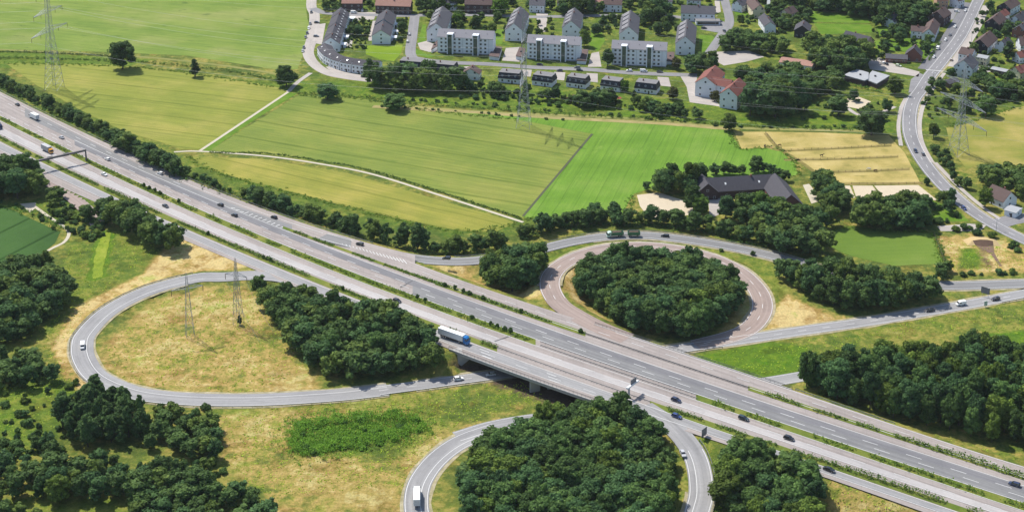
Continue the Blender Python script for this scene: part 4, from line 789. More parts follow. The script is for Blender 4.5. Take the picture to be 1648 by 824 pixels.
flat_house('flat grey roofed brick hall, upper left part of the L near the hedge', [(1358, 121), (1378, 111), (1398, 117), (1398, 127), (1391, 130)], 4.4, DBRICK, R_FLAT)
flat_house('flat grey roofed brick hall, wide right part of the L by the street corner', [(1396, 129), (1400, 118), (1404, 114), (1432, 122), (1411, 135)], 3.8, DBRICK, R_FLAT)
for lab, q in (('flat roofed garage left of the first apartment block', [(697, 72), (704, 65), (704, 74), (694, 80)]), ('flat brown roofed garage right of the first apartment block', [(787, 90), (794, 74), (808, 76), (803, 92)]), ('flat brown roofed garage right of the second apartment block', [(928, 97), (934, 79), (947, 80), (943, 98)]), ('flat brown roofed garage right of the third apartment block', [(1072, 98), (1073, 84), (1086, 84), (1084, 98)]), ('flat garage with pale roof behind the second apartment block, left end', [(830, 90), (836, 76), (846, 78), (842, 92)])):
    flat_house(lab, q, 3.0, PLWHITE, R_BROWN, 'garage', 'garage')
for k, (x, y) in enumerate(((559, 52), (556, 64), (552, 76), (566, 34), (637, 44), (636, 55), (634, 65))):
    o_ = empty('garden_shed', P(x, y), -0.1 + .2 * (k > 3), ('white roofed garden shed, %s behind the crescent terrace' % ('middle', 'lower', 'lowest', 'uppermost')[k]) if k < 4 else ('white roofed garden shed, %s beside the rear gabled house' % ('upper', 'middle', 'lower')[k - 4]), 'shed', 'white garden sheds')
    q = MB(); q.box(-2.2, 2.2, -2.2, 2.2, -.1, 2.3); q.build('wall', PLWHITE, o_); q = MB(); q.hexa([(-2.5, -2.5, 2.3), (2.5, -2.5, 2.3), (2.5, 2.5, 2.6), (-2.5, 2.5, 2.6), (-2.5, -2.5, 2.45), (2.5, -2.5, 2.45), (2.5, 2.5, 2.75), (-2.5, 2.5, 2.75)]); q.build('roof', PLWHITE, o_); q = MB(); q.box(-.5, .5, -2.26, -2.2, 0, 2); q.build('door', DOOR, o_)
# farm
H_('left barn of the farm with timber gable and open front', (1139.5, 296), (1130, 281), 11.5, 4.6, 5, DBRICK, R_DARK, 'barn', (2, 3), (1, 2), 'barn', False)
H_('long farm range with dark roof and skylights between two barns', (1138, 287), (1246, 280.5), 13, 4.2, 5.4, DBRICK, R_DARK, 'barn', (1, 2), (1, 6), 'barn', True, skylights=2)
H_('right barn of the farm with big dark roof and brick gable', (1273, 314), (1247, 279.5), 14, 4.6, 6, BRICK, R_DARK, 'barn', (1, 2), (1, 3), 'barn', False)

# ------------------------------------------------------------------ pylons and wires
def lattice(mb, z0, w0, z1, w1, r, nb):
    cs = [(-1, -1), (1, -1), (1, 1), (-1, 1)]
    for k in range(4): a, b = cs[k], cs[(k + 1) % 4]; mb.bar((a[0] * w0, a[1] * w0, z0), (a[0] * w1, a[1] * w1, z1), r)
    for i in range(nb):
        t0, t1 = i / nb, (i + 1) / nb; ww0, ww1 = w0 + (w1 - w0) * t0, w0 + (w1 - w0) * t1; q0, q1 = z0 + (z1 - z0) * t0, z0 + (z1 - z0) * t1
        for k in range(4):
            a, b = cs[k], cs[(k + 1) % 4]
            mb.bar((a[0] * ww0, a[1] * ww0, q0), (b[0] * ww1, b[1] * ww1, q1), r * .55); mb.bar((b[0] * ww0, b[1] * ww0, q0), (a[0] * ww1, a[1] * ww1, q1), r * .55)
            mb.bar((a[0] * ww1, a[1] * ww1, q1), (b[0] * ww1, b[1] * ww1, q1), r * .5)
def pylon(px, label, hts, arms, top, ang, base=3.6, r=0.19, waist=None, mat=STEEL):
    b = P(*px); o = empty('lattice_pylon', (b.x, b.y, ground_z(b.x, b.y)), ang, label, 'pylon'); m_ = MB()
    wz = waist or hts[0]; wr = base * .34
    lattice(m_, -.3, base, wz, wr, r, max(4, int(wz / 5.0))); lattice(m_, wz, wr, top * .93, wr * .55, r * .8, max(3, int((top - wz) / 4))); 
    for s in ((-1, -1), (1, -1), (1, 1), (-1, 1)): m_.bar((s[0] * wr * .55, s[1] * wr * .55, top * .93), (0, 0, top), r * .7)
    m_.build('lattice_tower', mat, o); tips = []
    for hgt, ln in zip(hts, arms):
        for s in (-1, 1):
            q = MB(); d0 = wr * .8; dh = 1.6 + ln * .07
            for yy in (-1, 1):
                q.bar((s * d0, yy * d0, hgt), (s * ln, 0, hgt + .2), r * .75); q.bar((s * d0, yy * d0, hgt + dh), (s * ln, 0, hgt + .25), r * .7)
            nb = max(3, int(ln / 2.6))
            for i in range(nb):
                t = i / nb; t1 = (i + 1) / nb
                pt = lambda yy, up, t: Vector((s * (d0 + (ln - d0) * t), yy * d0 * (1 - t), hgt + up * dh * (1 - t)))
                q.bar(pt(-1, 0, t), pt(1, 0, t1), r * .45); q.bar(pt(1, 0, t), pt(-1, 0, t1), r * .45); q.bar(pt(-1, 1, t), pt(-1, 0, t1), r * .45); q.bar(pt(1, 1, t), pt(1, 0, t1), r * .45); q.bar(pt(-1, 1, t), pt(1, 1, t), r * .4)
            arm = q.build('cross_arm', mat, o); q = MB()
            for f in ((1.0, 0.5) if ln > 9 else (1.0,)):
                q = MB(); q.bar((s * ln * f, 0, hgt + .1), (s * ln * f, 0, hgt - 2.6), .13, n=6); q.build('insulator', plain('brown_insulator', (.10, .055, .04), .3), arm)
            rz = Matrix.Rotation(ang, 3, 'Z'); tips.append(Vector(o.location) + rz @ Vector((s * ln, 0, hgt - 2.6)))
    return tips + [Vector(o.location) + Vector((0, 0, top))]
T0 = pylon((88, 143), 'tall grey lattice pylon in the wheat field left, beside the motorway hedge', (40, 53, 65), (19, 15, 11), 76, R(70), 4.6, 0.125)
T1 = pylon((843, 204.5), 'slim grey lattice pylon in the middle at the edge of the bright meadow', (31, 44.5, 57), (15, 12, 9.5), 76, R(80), 4.3, 0.115)
T2 = pylon((1542, 248), 'stout lattice pylon right beside the curved main street, wide cross arms', (21.5, 32, 43.5), (22, 20, 16), 56, R(-66), 4.6, 0.125)
S1 = pylon((306, 541), 'pale small lattice pylon standing in the middle of the left loop', (23.5,), (7,), 31.5, R(22), 1.9, 0.085)
S2 = pylon((384, 521), 'dark small lattice pylon in the left loop next to the wood', (24,), (5.5,), 33, R(-20), 1.9, 0.09)
def wire(a, b, sag, r, label, group):
    m_ = MB(); n = 40; pts = []
    for i in range(n + 1):
        t = i / n; p = a.lerp(b, t); p = Vector(p); p.z -= sag * 4 * t * (1 - t); pts.append(p)
    c = (a + b) / 2; c.z = min(a.z, b.z) - sag
    for p, q in zip(pts, pts[1:]): m_.bar(p - c, q - c, r, n=3)
    o = m_.build('power_cable', ALU); o.location = c; tag(o, label, 'power cable', group)
ALU = plain('aluminium_cable', (.34, .35, .36), .45, .05, metal=.2)
farL = [t + Vector((-330, 60, 0)) for t in T0]
t2s = [T2[1], T2[0], T2[3], T2[2], T2[5], T2[4], T2[6]]
farR = [t + Vector((250, -60, 4)) for t in t2s]
for (A, B, lab, grp, sg) in ((farL, T0, 'pale power cable running from the left pylon out past the left edge', 'power cables left of the left pylon', 9), (T0, T1, 'pale power cable strung between the left pylon and the middle pylon', 'power cables between left and middle pylon', 9), (T1, t2s, 'pale power cable strung between the middle pylon and the right pylon', 'power cables between middle and right pylon', 7), (t2s, farR, 'pale power cable running from the right pylon out past the right edge', 'power cables right of the right pylon', 7)):
    for a, b in zip(A, B): wire(Vector(a), Vector(b), sg, 0.04 if a is not A[-1] else 0.03, lab, grp)
for a, b in zip(S1[:2], (S1[0] + Vector((-90, 60, -4)), S1[1] + Vector((-90, 60, -4)))): pass
for a in S2[:2]: wire(a, Vector(P(440, 540, 0)) + Vector((0, 0, 2)) if a is S2[1] else Vector(P(420, 560, 0)) + Vector((0, 0, 2)), 1, .05, 'thin cable slanting down from the dark small pylon into the wood', 'cables of the dark small pylon')

# ------------------------------------------------------------------ trees
def ico():
    t = (1 + 5 ** .5) / 2
    v = np.array([(-1, t, 0), (1, t, 0), (-1, -t, 0), (1, -t, 0), (0, -1, t), (0, 1, t), (0, -1, -t), (0, 1, -t), (t, 0, -1), (t, 0, 1), (-t, 0, -1), (-t, 0, 1)]) / math.sqrt(1 + t * t)
    f = np.array([(0, 11, 5), (0, 5, 1), (0, 1, 7), (0, 7, 10), (0, 10, 11), (1, 5, 9), (5, 11, 4), (11, 10, 2), (10, 7, 6), (7, 1, 8), (3, 9, 4), (3, 4, 2), (3, 2, 6), (3, 6, 8), (3, 8, 9), (4, 9, 5), (2, 4, 11), (6, 2, 10), (8, 6, 7), (9, 8, 1)])
    return v, f
ICO = ico()
def crown_data(seed, h, r, z0, nb, per, leaf, shape='round', core=.80):
    """leaf clumps spread over overlapping limbs of foliage; returns verts, quads, per-face tint"""
    g = np.random.default_rng(seed); zc = (h + z0) / 2; rz = (h - z0) / 2
    d = g.normal(size=(nb, 3)); d /= np.linalg.norm(d, axis=1)[:, None]; rad = g.uniform(.30, .95, nb) ** .6
    if shape == 'poplar': prof = lambda u: np.clip(1.05 - .55 * u, .3, 1)
    elif shape == 'conifer': prof = lambda u: np.clip(1.0 - .5 * (u + 1), .08, 1)
    else: prof = lambda u: 1 + .5 * np.maximum(0, -u)
    c = d * rad[:, None]; c[:, 2] = np.clip(c[:, 2], -.85, .78); k = prof(c[:, 2])
    cen = np.stack([c[:, 0] * r * .72 * k, c[:, 1] * r * .72 * k, zc + c[:, 2] * rz * .86], 1)
    br = r * g.uniform(.16, .33, nb) * (1.15 if nb < 30 else 1) * np.clip(k, .45, 1)
    cen[0] = (0, 0, zc); br[0] = r * .62 * (1 if shape == 'round' else .6)
    V, Fc, T = [], [], []; nv = 0
    for i in range(nb):
        n = int(per * (1.5 if i == 0 else 1)); q = g.normal(size=(n, 3)); q /= np.linalg.norm(q, axis=1)[:, None]; q[:, 2] = np.where(q[:, 2] < -.35, -q[:, 2], q[:, 2])
        p = cen[i] + q * br[i] * g.uniform(.82, 1.12, n)[:, None] * np.array([1, 1, .85])
        ins = np.zeros(n, bool)
        for j in range(nb):
            if j != i: ins |= np.linalg.norm((p - cen[j]) / np.array([1, 1, .85]), axis=1) < br[j] * .72
        p, q = p[~ins], q[~ins]; n = len(p)
        if n == 0: continue
        nn = q + np.array([0, 0, .25]) + g.normal(size=(n, 3)) * .52; nn /= np.linalg.norm(nn, axis=1)[:, None]
        a = np.cross(nn, g.normal(size=(n, 3))); a /= np.linalg.norm(a, axis=1)[:, None] + 1e-9; b = np.cross(nn, a)
        s = leaf * g.uniform(.55, 1.25, n)[:, None]; s2 = s * g.uniform(.6, 1.0, n)[:, None]
        vv = np.stack([p - a * s, p - b * s2, p + a * s, p + b * s2 - nn * s * .25], 1).reshape(-1, 3)
        V.append(vv); Fc += [(nv + 4 * m_, nv + 4 * m_ + 1, nv + 4 * m_ + 2, nv + 4 * m_ + 3) for m_ in range(n)]; nv += 4 * n
        bt = g.uniform(.25, .75); T += list(np.clip(bt + g.normal(size=n) * .22, 0, 1))
        iv = ICO[0] * br[i] * core * np.array([1, 1, .85]) + cen[i]; V.append(iv); Fc += [tuple(int(z) + nv for z in f) for f in ICO[1]]; nv += 12; T += [bt] * 20
    return np.concatenate(V), Fc, np.array(T)
def foliage_mesh(name, V, Fc, T, T2=None):
    me = bpy.data.meshes.new(name); me.from_pydata(V.tolist(), [], Fc); me.materials.append(LEAF)
    at = me.color_attributes.new('tint', 'FLOAT_COLOR', 'CORNER'); cnt = np.array([len(f) for f in Fc]); t = np.repeat(T, cnt); t2 = np.repeat(T2 if T2 is not None else np.full(len(T), .5), cnt)
    at.data.foreach_set('color', np.stack([t, t2, t * 0, t * 0 + 1], 1).astype(np.float32).ravel()); me.update(); return me
def trunk_mesh(h, r):
    m_ = MB(); m_.bar((0, 0, -.4), (0, 0, h * .35), r); m_.bar((0, 0, h * .35), (r, 0, h * .62), r * .7)
    for k in range(4): a = k * 1.6; m_.bar((0, 0, h * .35), (math.cos(a) * h * .16, math.sin(a) * h * .16, h * .62), r * .45)
    n = 4; me = bpy.data.meshes.new('trunk'); me.from_pydata(m_.v, [], m_.f); me.materials.append(BARK); me.update(); return me
PROTO = {}
for i in range(5): PROTO['broad%d' % i] = (foliage_mesh('crown', *crown_data(10 + i, 10, 4.0, .5, 64, 62, .30)), trunk_mesh(9, .22), crown_data(110 + i, 10, 4.0, .4, 26, 42, .46))
for i in range(3): PROTO['poplar%d' % i] = (foliage_mesh('crown', *crown_data(30 + i, 10, 2.9, .3, 54, 60, .27, 'poplar')), trunk_mesh(9, .2), crown_data(130 + i, 10, 2.9, .4, 22, 36, .46, 'poplar'))
PROTO['conifer0'] = (foliage_mesh('crown', *crown_data(41, 10, 2.6, .2, 34, 60, .32, 'conifer')), trunk_mesh(9, .2), crown_data(141, 10, 2.6, .6, 16, 36, .5, 'conifer'))
for i in range(3): PROTO['shrub%d' % i] = (foliage_mesh('shrub', *crown_data(50 + i, 3, 2.0, -.6, 20, 46, .26)), None, crown_data(150 + i, 3, 2.0, -.6, 8, 30, .5))
TREES = []
kroad = kdtree.KDTree(sum(len(resample(v[0], 4)) for v in ROADS.values())); _i = 0
for v in ROADS.values():
    for p in resample(v[0], 4): kroad.insert((p[0], p[1], 0), _i); _i += 1
kroad.balance()
def clear(x, y, m_=6.2): co, i, d = kroad.find((x, y, 0)); return d > m_
def px_xy(x, y): v = P(x, y); return v.x, v.y
def add_tree(x, y, h, kind, label=None, group=None, tone=None, rs=1.0, force=False, cat='tree', name='broadleaf_tree'):
    TREES.append(dict(x=x, y=y, z=ground_z(x, y), h=h, kind=kind, label=label, group=group, tone=tone or tone_of(kind), rs=rs, force=force, cat=cat, name=name))
def tone_of(kind):
    g = random.random()
    if kind.startswith('poplar'): b = random.uniform(1.0, 1.25); return (b * .95, b * .98, b * 1.15)
    if kind.startswith('conifer'): b = random.uniform(.65, .85); return (b * .85, b * .95, b * 1.1)
    b = random.uniform(.72, 1.42)
    return (b * 1.3, b * 1.15, b * .75) if g > .78 else (b * .8, b * .95, b * 1.25) if g < .25 else (b * .95, b, b)
def wood(px, spacing, h, label, group, kinds=('broad', ), hv=.22, seed=1, rs=1.28, dark=1.0, road_m=6.2, fringe=True):
    poly = poly_px(px); g = random.Random(seed); lo, hi = poly.min(0), poly.max(0); pts = []
    area = (hi[0] - lo[0]) * (hi[1] - lo[1]); tries = int(area / spacing ** 2 * 14)
    for _ in range(tries):
        p = (g.uniform(lo[0], hi[0]), g.uniform(lo[1], hi[1]))
        if inside(np.array([p]), poly)[0] and clear(*p, road_m) and all((p[0] - q[0]) ** 2 + (p[1] - q[1]) ** 2 > (spacing * g.uniform(.72, 1.08)) ** 2 for q in pts): pts.append(p)
    for p in pts:
        k = g.choice(kinds); k += str(g.randrange({'broad': 5, 'poplar': 3, 'conifer': 1}[k])); t = tone_of(k); hh = h * g.uniform(1 - hv, 1 + hv)
        add_tree(p[0], p[1], hh, k, label, group, tuple(c * dark for c in t), rs * (spacing / 6.0) ** .5 * min(1.0, 10.5 / hh) ** .3 * g.uniform(.72, 1.22))
wood([(932, 470), (945, 448), (985, 434), (1040, 428), (1100, 432), (1150, 450), (1180, 472), (1184, 492), (1165, 520), (1120, 545), (1060, 548), (1000, 526), (950, 496)], 5.4, 13.5, 'dark broadleaf tree in the round wood inside the brown loop road', 'trees in the round wood', seed=2)
wood([(757, 750), (776, 729), (820, 714), (850, 704), (905, 692), (960, 686), (1015, 692), (1048, 725), (1072, 765), (1080, 800), (1072, 850), (1000, 880), (850, 880), (755, 850)], 5.5, 13.5, 'dark broadleaf tree in the big wood inside the lower loop ramp', 'trees in the lower loop wood', seed=3)
wood([(416, 478), (432, 478), (480, 496), (560, 518), (640, 541), (682, 562), (698, 585), (702, 598), (640, 606), (560, 611), (515, 604), (484, 575), (452, 530), (422, 498)], 5.4, 12.0, 'dark broadleaf tree in the wedge wood between left loop and collector road', 'trees in the wedge wood', seed=4)
wood([(1246, 447), (1300, 446), (1360, 455), (1440, 468), (1515, 473), (1508, 482), (1440, 500), (1370, 501), (1320, 487), (1262, 458)], 5.4, 13.0, 'dark broadleaf tree in the long wood strip above the crossing road', 'trees in the long wood strip', seed=5)
wood([(1296, 622), (1335, 612), (1400, 606), (1500, 598), (1600, 592), (1740, 596), (1740, 745), (1645, 724), (1560, 705), (1480, 686), (1420, 669), (1350, 648)], 5.9, 16.5, 'tall dark broadleaf tree in the forest beside the far collector lane', 'trees in the right hand forest', seed=6, rs=.95)
wood([(1178, 780), (1174, 752), (1205, 760), (1250, 777), (1292, 796), (1312, 814), (1322, 850), (1280, 872), (1190, 872), (1160, 805)], 5.7, 12.5, 'broadleaf tree in the wood between lower loop ramp and near collector road', 'trees in the lower right wood', seed=7)
wood([(166, 352), (200, 354), (250, 378), (284, 396), (278, 410), (250, 403), (205, 376), (172, 362)], 5.0, 14.0, 'dark broadleaf tree in the small grove above the straw coloured triangle', 'trees in the small grove', seed=8, hv=.12)
wood([(-60, 285), (30, 284), (66, 304), (60, 318), (20, 322), (-60, 318)], 6.0, 17.0, 'dark broadleaf tree in the clump below the sign gantry', 'trees below the gantry', seed=9)
wood([(-60, 440), (30, 445), (72, 436), (104, 462), (114, 482), (100, 505), (60, 532), (10, 560), (-60, 560)], 5.8, 12.0, 'dark broadleaf tree in the clump right of the dark green crop', 'trees by the dark green crop', seed=10)
wood([(-60, 580), (20, 575), (60, 590), (70, 612), (40, 628), (-60, 640)], 6.5, 9.0, 'green tree in the loose clump at the left edge outside the loop', 'trees at the left edge', seed=11, dark=1.25)
wood([(96, 690), (120, 665), (160, 650), (205, 660), (230, 690), (225, 715), (160, 722), (105, 715)], 4.2, 13.5, 'bluish green poplar in the clump just below the left loop', 'poplars below the left loop', ('poplar',), seed=12, rs=1.25, hv=.25)
wood([(230, 690), (270, 668), (330, 680), (352, 715), (350, 740), (280, 735), (235, 725)], 5.8, 8.0, 'mid green tree in the low clump right of the bluish poplars', 'trees right of the poplars', seed=13, dark=1.3)
wood([(-60, 765), (0, 770), (100, 770), (200, 775), (300, 778), (330, 800), (200, 808), (-60, 812)], 5.8, 10.5, 'dark tree in the dense row along the lower left edge', 'trees in the lower left row', seed=14, dark=1.05)
wood([(210, 830), (240, 800), (330, 790), (400, 800), (440, 830), (440, 880), (210, 880)], 6.6, 9.0, 'light green tree in the thicket at the bottom left corner area', 'trees in the bottom left thicket', seed=15, dark=1.3)
wood([(-60, 835), (60, 832), (70, 870), (-60, 870)], 6.0, 8.0, 'tree at the very bottom left corner below the small lawn', 'trees at the bottom left corner', seed=16)
# hedgerow along the motorway
def hedgerow(line, w_, h, step, label, group, seed, kinds=('broad',), rs=1.25, z=0):
    g = random.Random(seed); p = resample(smooth_line([P(x, y) for x, y in line]), step)
    for q in p:
        k = g.choice(kinds); k += str(g.randrange({'broad': 5, 'poplar': 3, 'conifer': 1, 'shrub': 3}[k])); x, y = q[0] + g.uniform(-1, 1) * w_, q[1] + g.uniform(-1, 1) * w_; hh = h * g.uniform(.6, 1.25)
        if kinds == ('shrub',):
            if g.random() < .35: continue
            x += g.uniform(-.6, .6) * step; add_tree(x, y, hh, k, label, group, None, rs, cat='shrub', name='shrub')
        elif clear(x, y, 5.6): add_tree(x, y, hh, k, label, group, None, rs)
hedgerow([(-20, 128), (20, 146), (70, 170), (130, 198), (190, 230), (235, 255), (270, 270)], 3.4, 7.5, 3.0, 'bushy tree in the hedgerow between motorway and left wheat field', 'hedgerow beside the left wheat field', 21)
hedgerow([(180, 230), (220, 250), (260, 268), (300, 285)], 3.4, 11.0, 3.6, 'bushy tree in the hedgerow between motorway and left wheat field', 'hedgerow beside the left wheat field', 22)
hedgerow([(300, 286), (340, 298), (372, 312)], 2.0, 5.0, 4.0, 'small tree in the thin hedgerow beside the yellow barley', 'hedgerow beside the barley', 23)
hedgerow([(398, 322), (430, 332), (470, 346), (515, 358), (560, 374)], 2.8, 9.0, 3.6, 'small tree in the thin hedgerow beside the yellow barley', 'hedgerow beside the barley', 24)
hedgerow([(572, 382), (610, 390), (650, 399), (690, 405)], 2.6, 14.0, 3.6, 'upright dark tree in the hedge where the exit ramp bends', 'trees where the exit ramp bends', 25, ('poplar', 'broad'), 1.0)
hedgerow([(700, 408), (735, 408), (770, 404), (800, 398)], 2.6, 10.0, 3.8, 'upright dark tree in the hedge where the exit ramp bends', 'trees where the exit ramp bends', 26)
wood([(782, 455), (800, 440), (840, 432), (868, 440), (868, 462), (840, 472), (800, 468)], 5.6, 15.5, 'dark tree in the round clump between exit ramp and brown loop', 'trees in the round clump', seed=27, hv=.12)
hedgerow([(838, 382), (870, 374), (910, 366), (960, 362), (1010, 360), (1060, 361), (1110, 368), (1160, 376), (1210, 388), (1245, 396)], 2.4, 9.6, 3.4, 'dark tree in the long row behind the curved exit ramp', 'tree row behind the exit ramp', 28)
hedgerow([(880, 364), (930, 357), (985, 354)], 2.0, 8.5, 4.5, 'dark tree in the long row behind the curved exit ramp', 'tree row behind the exit ramp', 29)
wood([(1215, 372), (1250, 375), (1310, 392), (1330, 412), (1300, 420), (1240, 400)], 5.7, 13.0, 'dark tree in the thicket between farm and long wood strip', 'trees between farm and wood strip', seed=30)
wood([(1190, 345), (1240, 352), (1290, 356), (1345, 360), (1340, 372), (1250, 372), (1190, 362)], 6.0, 13.0, 'green tree in the belt in front of the farm barns', 'trees in front of the farm', seed=31, dark=1.1)
wood([(1368, 356), (1400, 352), (1440, 346), (1490, 344), (1490, 366), (1430, 374), (1370, 368)], 6.6, 14.5, 'big dark tree in the clump right of the farm by the sandy paddocks', 'trees right of the farm', seed=32)
wood([(1310, 300), (1335, 300), (1362, 340), (1350, 352), (1325, 335)], 5.5, 12.0, 'tree in the line between the farm yard and the dry paddocks', 'trees beside the farm yard', seed=33)
hedgerow([(1045, 306), (1075, 302), (1100, 306), (1130, 285), (1160, 283), (1185, 281), (1210, 279), (1235, 277), (1262, 290)], 1.6, 9.5, 5.5, 'tree in the row behind the long farm range', 'trees behind the farm range', 34)
wood([(1045, 308), (1080, 303), (1112, 308), (1108, 316), (1060, 312)], 5.4, 16.0, 'dark tree behind the pale sandy yard', 'trees behind the sandy yard', seed=35)
for x, y, h, lab in ((1128, 346, 12, 'round light green tree at the left corner of the farm'), (1116, 340, 16, 'tall tree at the upper corner of the sandy yard beside the left barn'), (1168, 352, 14, 'dark round tree in front of the farm courtyard'), (1222, 352, 17, 'light green tree with visible trunk before the long farm range'), (1246, 354, 14, 'second light green tree before the right barn gable'), (1140, 366, 8, 'bushy tree at the edge of the exit ramp near the farm drive')):
    add_tree(*px_xy(x, y), h, 'broad%d' % random.randrange(5), lab, None, (1.25, 1.3, .8) if 'light' in lab else None, 1.0, True)
# single trees
SINGLE = [(198, 112, 22, 'broad1', 'big round dark tree standing alone at the edge of the far pasture', 1.3), (314, 124, 16, 'conifer0', 'narrow dark tree alone on the grass track between the two left fields', 1.5), (461, 140, 16, 'broad2', 'round tree beside the brook where the farm track meets the street', 1.2),
          (527, 160, 11, 'broad3', 'low wide dark tree in front of the terrace crescent, left bush of two', 2.2), (637, 177, 11.5, 'broad0', 'low wide dark bush like tree alone in the green wheat field', 2.0), (1173, 211, 12, 'broad4', 'round dark tree at the corner where meadow and dry paddock meet', 1.2), (1402, 218, 18, 'broad1', 'large dark round tree beside the footpath above the dry paddocks', 1.6),
          (1349, 186, 16, 'poplar1', 'drooping willow like tree beside the sandy play court', 1.9), (1295, 180, 13, 'broad3', 'round tree on the grass left of the sandy play court', 1.0), (1530, 326, 9, 'broad2', 'small round tree at the kerb of the main street bend', 1.05), (1492, 298, 5, 'broad0', 'small round bush like tree beside the main street and the dry paddock', 1.2), (1586, 186, 14, 'broad4', 'round tree right of the stout pylon', 1.4),
          (1502, 222, 10, 'broad3', 'round tree between the street bend and the stout pylon', 1.1), (1440, 152, 13, 'broad0', 'round tree in front of the flat roofed hall', 1.15), (806, 24, 15, 'broad2', 'bright green spreading tree beside the top street', 1.3), (735, 42, 11, 'broad1', 'light green round tree behind the first apartment block roof, left', 1.0), (765, 44, 10, 'broad4', 'darker round tree behind the first apartment block roof, right', 1.1),
          (940, 76, 14, 'broad2', 'round dark tree at the back corner of the second apartment block', .95), (918, 56, 9, 'broad3', 'broad dark tree hiding the half hidden gabled house', 1.1), (970, 46, 12, 'poplar0', 'bluish tree on the lawn between two apartment houses', 1.5), (978, 108, 15, 'poplar2', 'feathery tree in front of the third apartment block left end', 1.4), (1088, 112, 9, 'broad1', 'dark purplish tree at the right end of the third apartment block', 1.2),
          (1060, 56, 11, 'poplar1', 'pale green tree left of the dormered house by the lawn', 1.5), (1073, 56, 11, 'broad3', 'darker tree left of the dormered house by the lawn', .9), (1622, 98, 18, 'conifer0', 'tall dark conifer by the white house at the right edge', 1.6), (1448, 68, 12, 'broad2', 'bare looking open tree in the garden behind the corner brick house', 1.0), (1150, 163, 8, 'broad0', 'dark reddish tree in front of the red roofed building', 1.2),
          (1005, 148, 9, 'broad1', 'light green tree between the last two mansard houses', 1.0), (1083, 160, 9, 'broad4', 'purple tinted bushy tree beside the brick yard', 1.3), (1020, 168, 12, 'conifer0', 'dark conical tree in the garden below the last mansard house', 1.4), (386, 523, 6.5, 'conifer0', 'dark ivy covered bush at the foot of the dark small pylon', 1.2), (1585, 334, 13, 'broad1', 'tall tree left of the junction cottage', 1.0)]
for x_, y_, h_ in ((1318, 616, 14), (1331, 614, 15), (1308, 622, 11), (1322, 626, 13), (1338, 626, 15), (1345, 616, 16)): add_tree(*px_xy(x_, y_), h_, 'broad%d' % random.randrange(5), 'tall dark broadleaf tree in the forest beside the far collector lane', 'trees in the right hand forest', None, 1.0, True)
for x, y, h, k, lab, rs in SINGLE:
    tone = (.95, .6, .65) if 'purpl' in lab or 'reddish' in lab else (1.35, 1.45, .75) if 'light' in lab or 'bright' in lab else None
    add_tree(*px_xy(x, y), h, k, lab, None, tone, rs, True)
# village and bank woods: mostly beyond counting
def vil(px, sp, h, seed, lab, kinds=('broad',), dark=1.0): wood(px, sp, h, lab, lab[:40], kinds, seed=seed, dark=dark, road_m=5.0)
vil([(592, 132), (620, 136), (680, 140), (740, 144), (735, 152), (680, 150), (600, 144)], 6.5, 17, 41, 'tree in the dense clump hiding the terrace end')
vil([(1195, 175), (1215, 165), (1260, 172), (1285, 178), (1275, 190), (1230, 192), (1200, 186)], 7.0, 20, 42, 'tall dark tree beside the red roofed building')
vil([(1190, 130), (1240, 125), (1300, 128), (1345, 132), (1350, 150), (1300, 162), (1240, 162), (1195, 150)], 7.8, 12, 43, 'tree in the village park behind the red roofs')
vil([(1300, 95), (1340, 88), (1390, 95), (1400, 112), (1360, 122), (1320, 118)], 7.0, 17, 44, 'tree in the leafy block beside the flat hall')
vil([(1160, 86), (1180, 70), (1230, 72), (1265, 80), (1260, 92), (1220, 88), (1180, 84)], 7.0, 12, 45, 'bright green tree above the low brown hall', dark=1.3)
vil([(1305, 10), (1340, 12), (1480, 18), (1500, 30), (1480, 44), (1440, 46), (1400, 30), (1300, 18), (1250, 20), (1240, 5)], 7.5, 15, 46, 'tall dark tree in the grove behind the garden lawns', dark=.8)
vil([(1240, 20), (1300, 22), (1300, 40), (1260, 50), (1240, 44)], 6.5, 8, 47, 'garden tree beside the detached house with wooden gable')
vil([(1035, 22), (1072, 26), (1075, 40), (1040, 40)], 7.0, 17, 48, 'big tree at the top street behind the apartment houses')
vil([(905, 14), (950, 14), (950, 26), (905, 26)], 6.5, 14, 49, 'green tree at the top edge between two top row houses')
vil([(680, 22), (740, 18), (740, 12), (690, 8)], 7.0, 13, 50, 'tree at the top street beside the first dormered house')
vil([(518, 20), (552, 20), (550, 8), (518, 6)], 5.0, 5, 51, 'garden bush tree at the top left street corner')
vil([(1110, 112), (1140, 106), (1160, 112), (1140, 122), (1112, 120)], 6.0, 11, 52, 'tree between the triangular lawn and the red roofs')
vil([(925, 168), (960, 160), (985, 162), (980, 174), (935, 176)], 6.0, 10, 53, 'dark tree in the gardens below the mansard row')
vil([(1020, 178), (1060, 174), (1100, 180), (1130, 186), (1120, 194), (1060, 190)], 6.0, 7, 54, 'bushy garden tree along the bank path')
vil([(1612, 62), (1640, 58), (1645, 48), (1622, 46)], 8.5, 8, 55, 'garden tree behind the dark clad house')
vil([(1580, 140), (1612, 150), (1650, 145), (1680, 130), (1680, 160), (1600, 160)], 7.0, 10, 56, 'garden tree at the right edge below the sheds')
vil([(1575, 290), (1620, 288), (1660, 300), (1660, 325), (1600, 312)], 7.0, 12, 57, 'dark tree behind the junction cottage')
vil([(1500, 240), (1520, 250), (1548, 290), (1560, 310), (1540, 300), (1512, 266)], 5.5, 6, 58, 'bushy tree in the strip between main street and stout pylon')
vil([(1515, 430), (1530, 436), (1522, 450), (1505, 455)], 5.5, 8, 59, 'tree at the right tip of the long wood strip')
vil([(1700, -30), (0, -40), (-100, -60), (1700, -90)], 16, 14, 60, 'distant tree beyond the top edge'); 
vil([(-30, 0), (60, -4), (60, -14), (-40, -12)], 7, 8, 61, 'dark tree at the top left corner beyond the pasture')
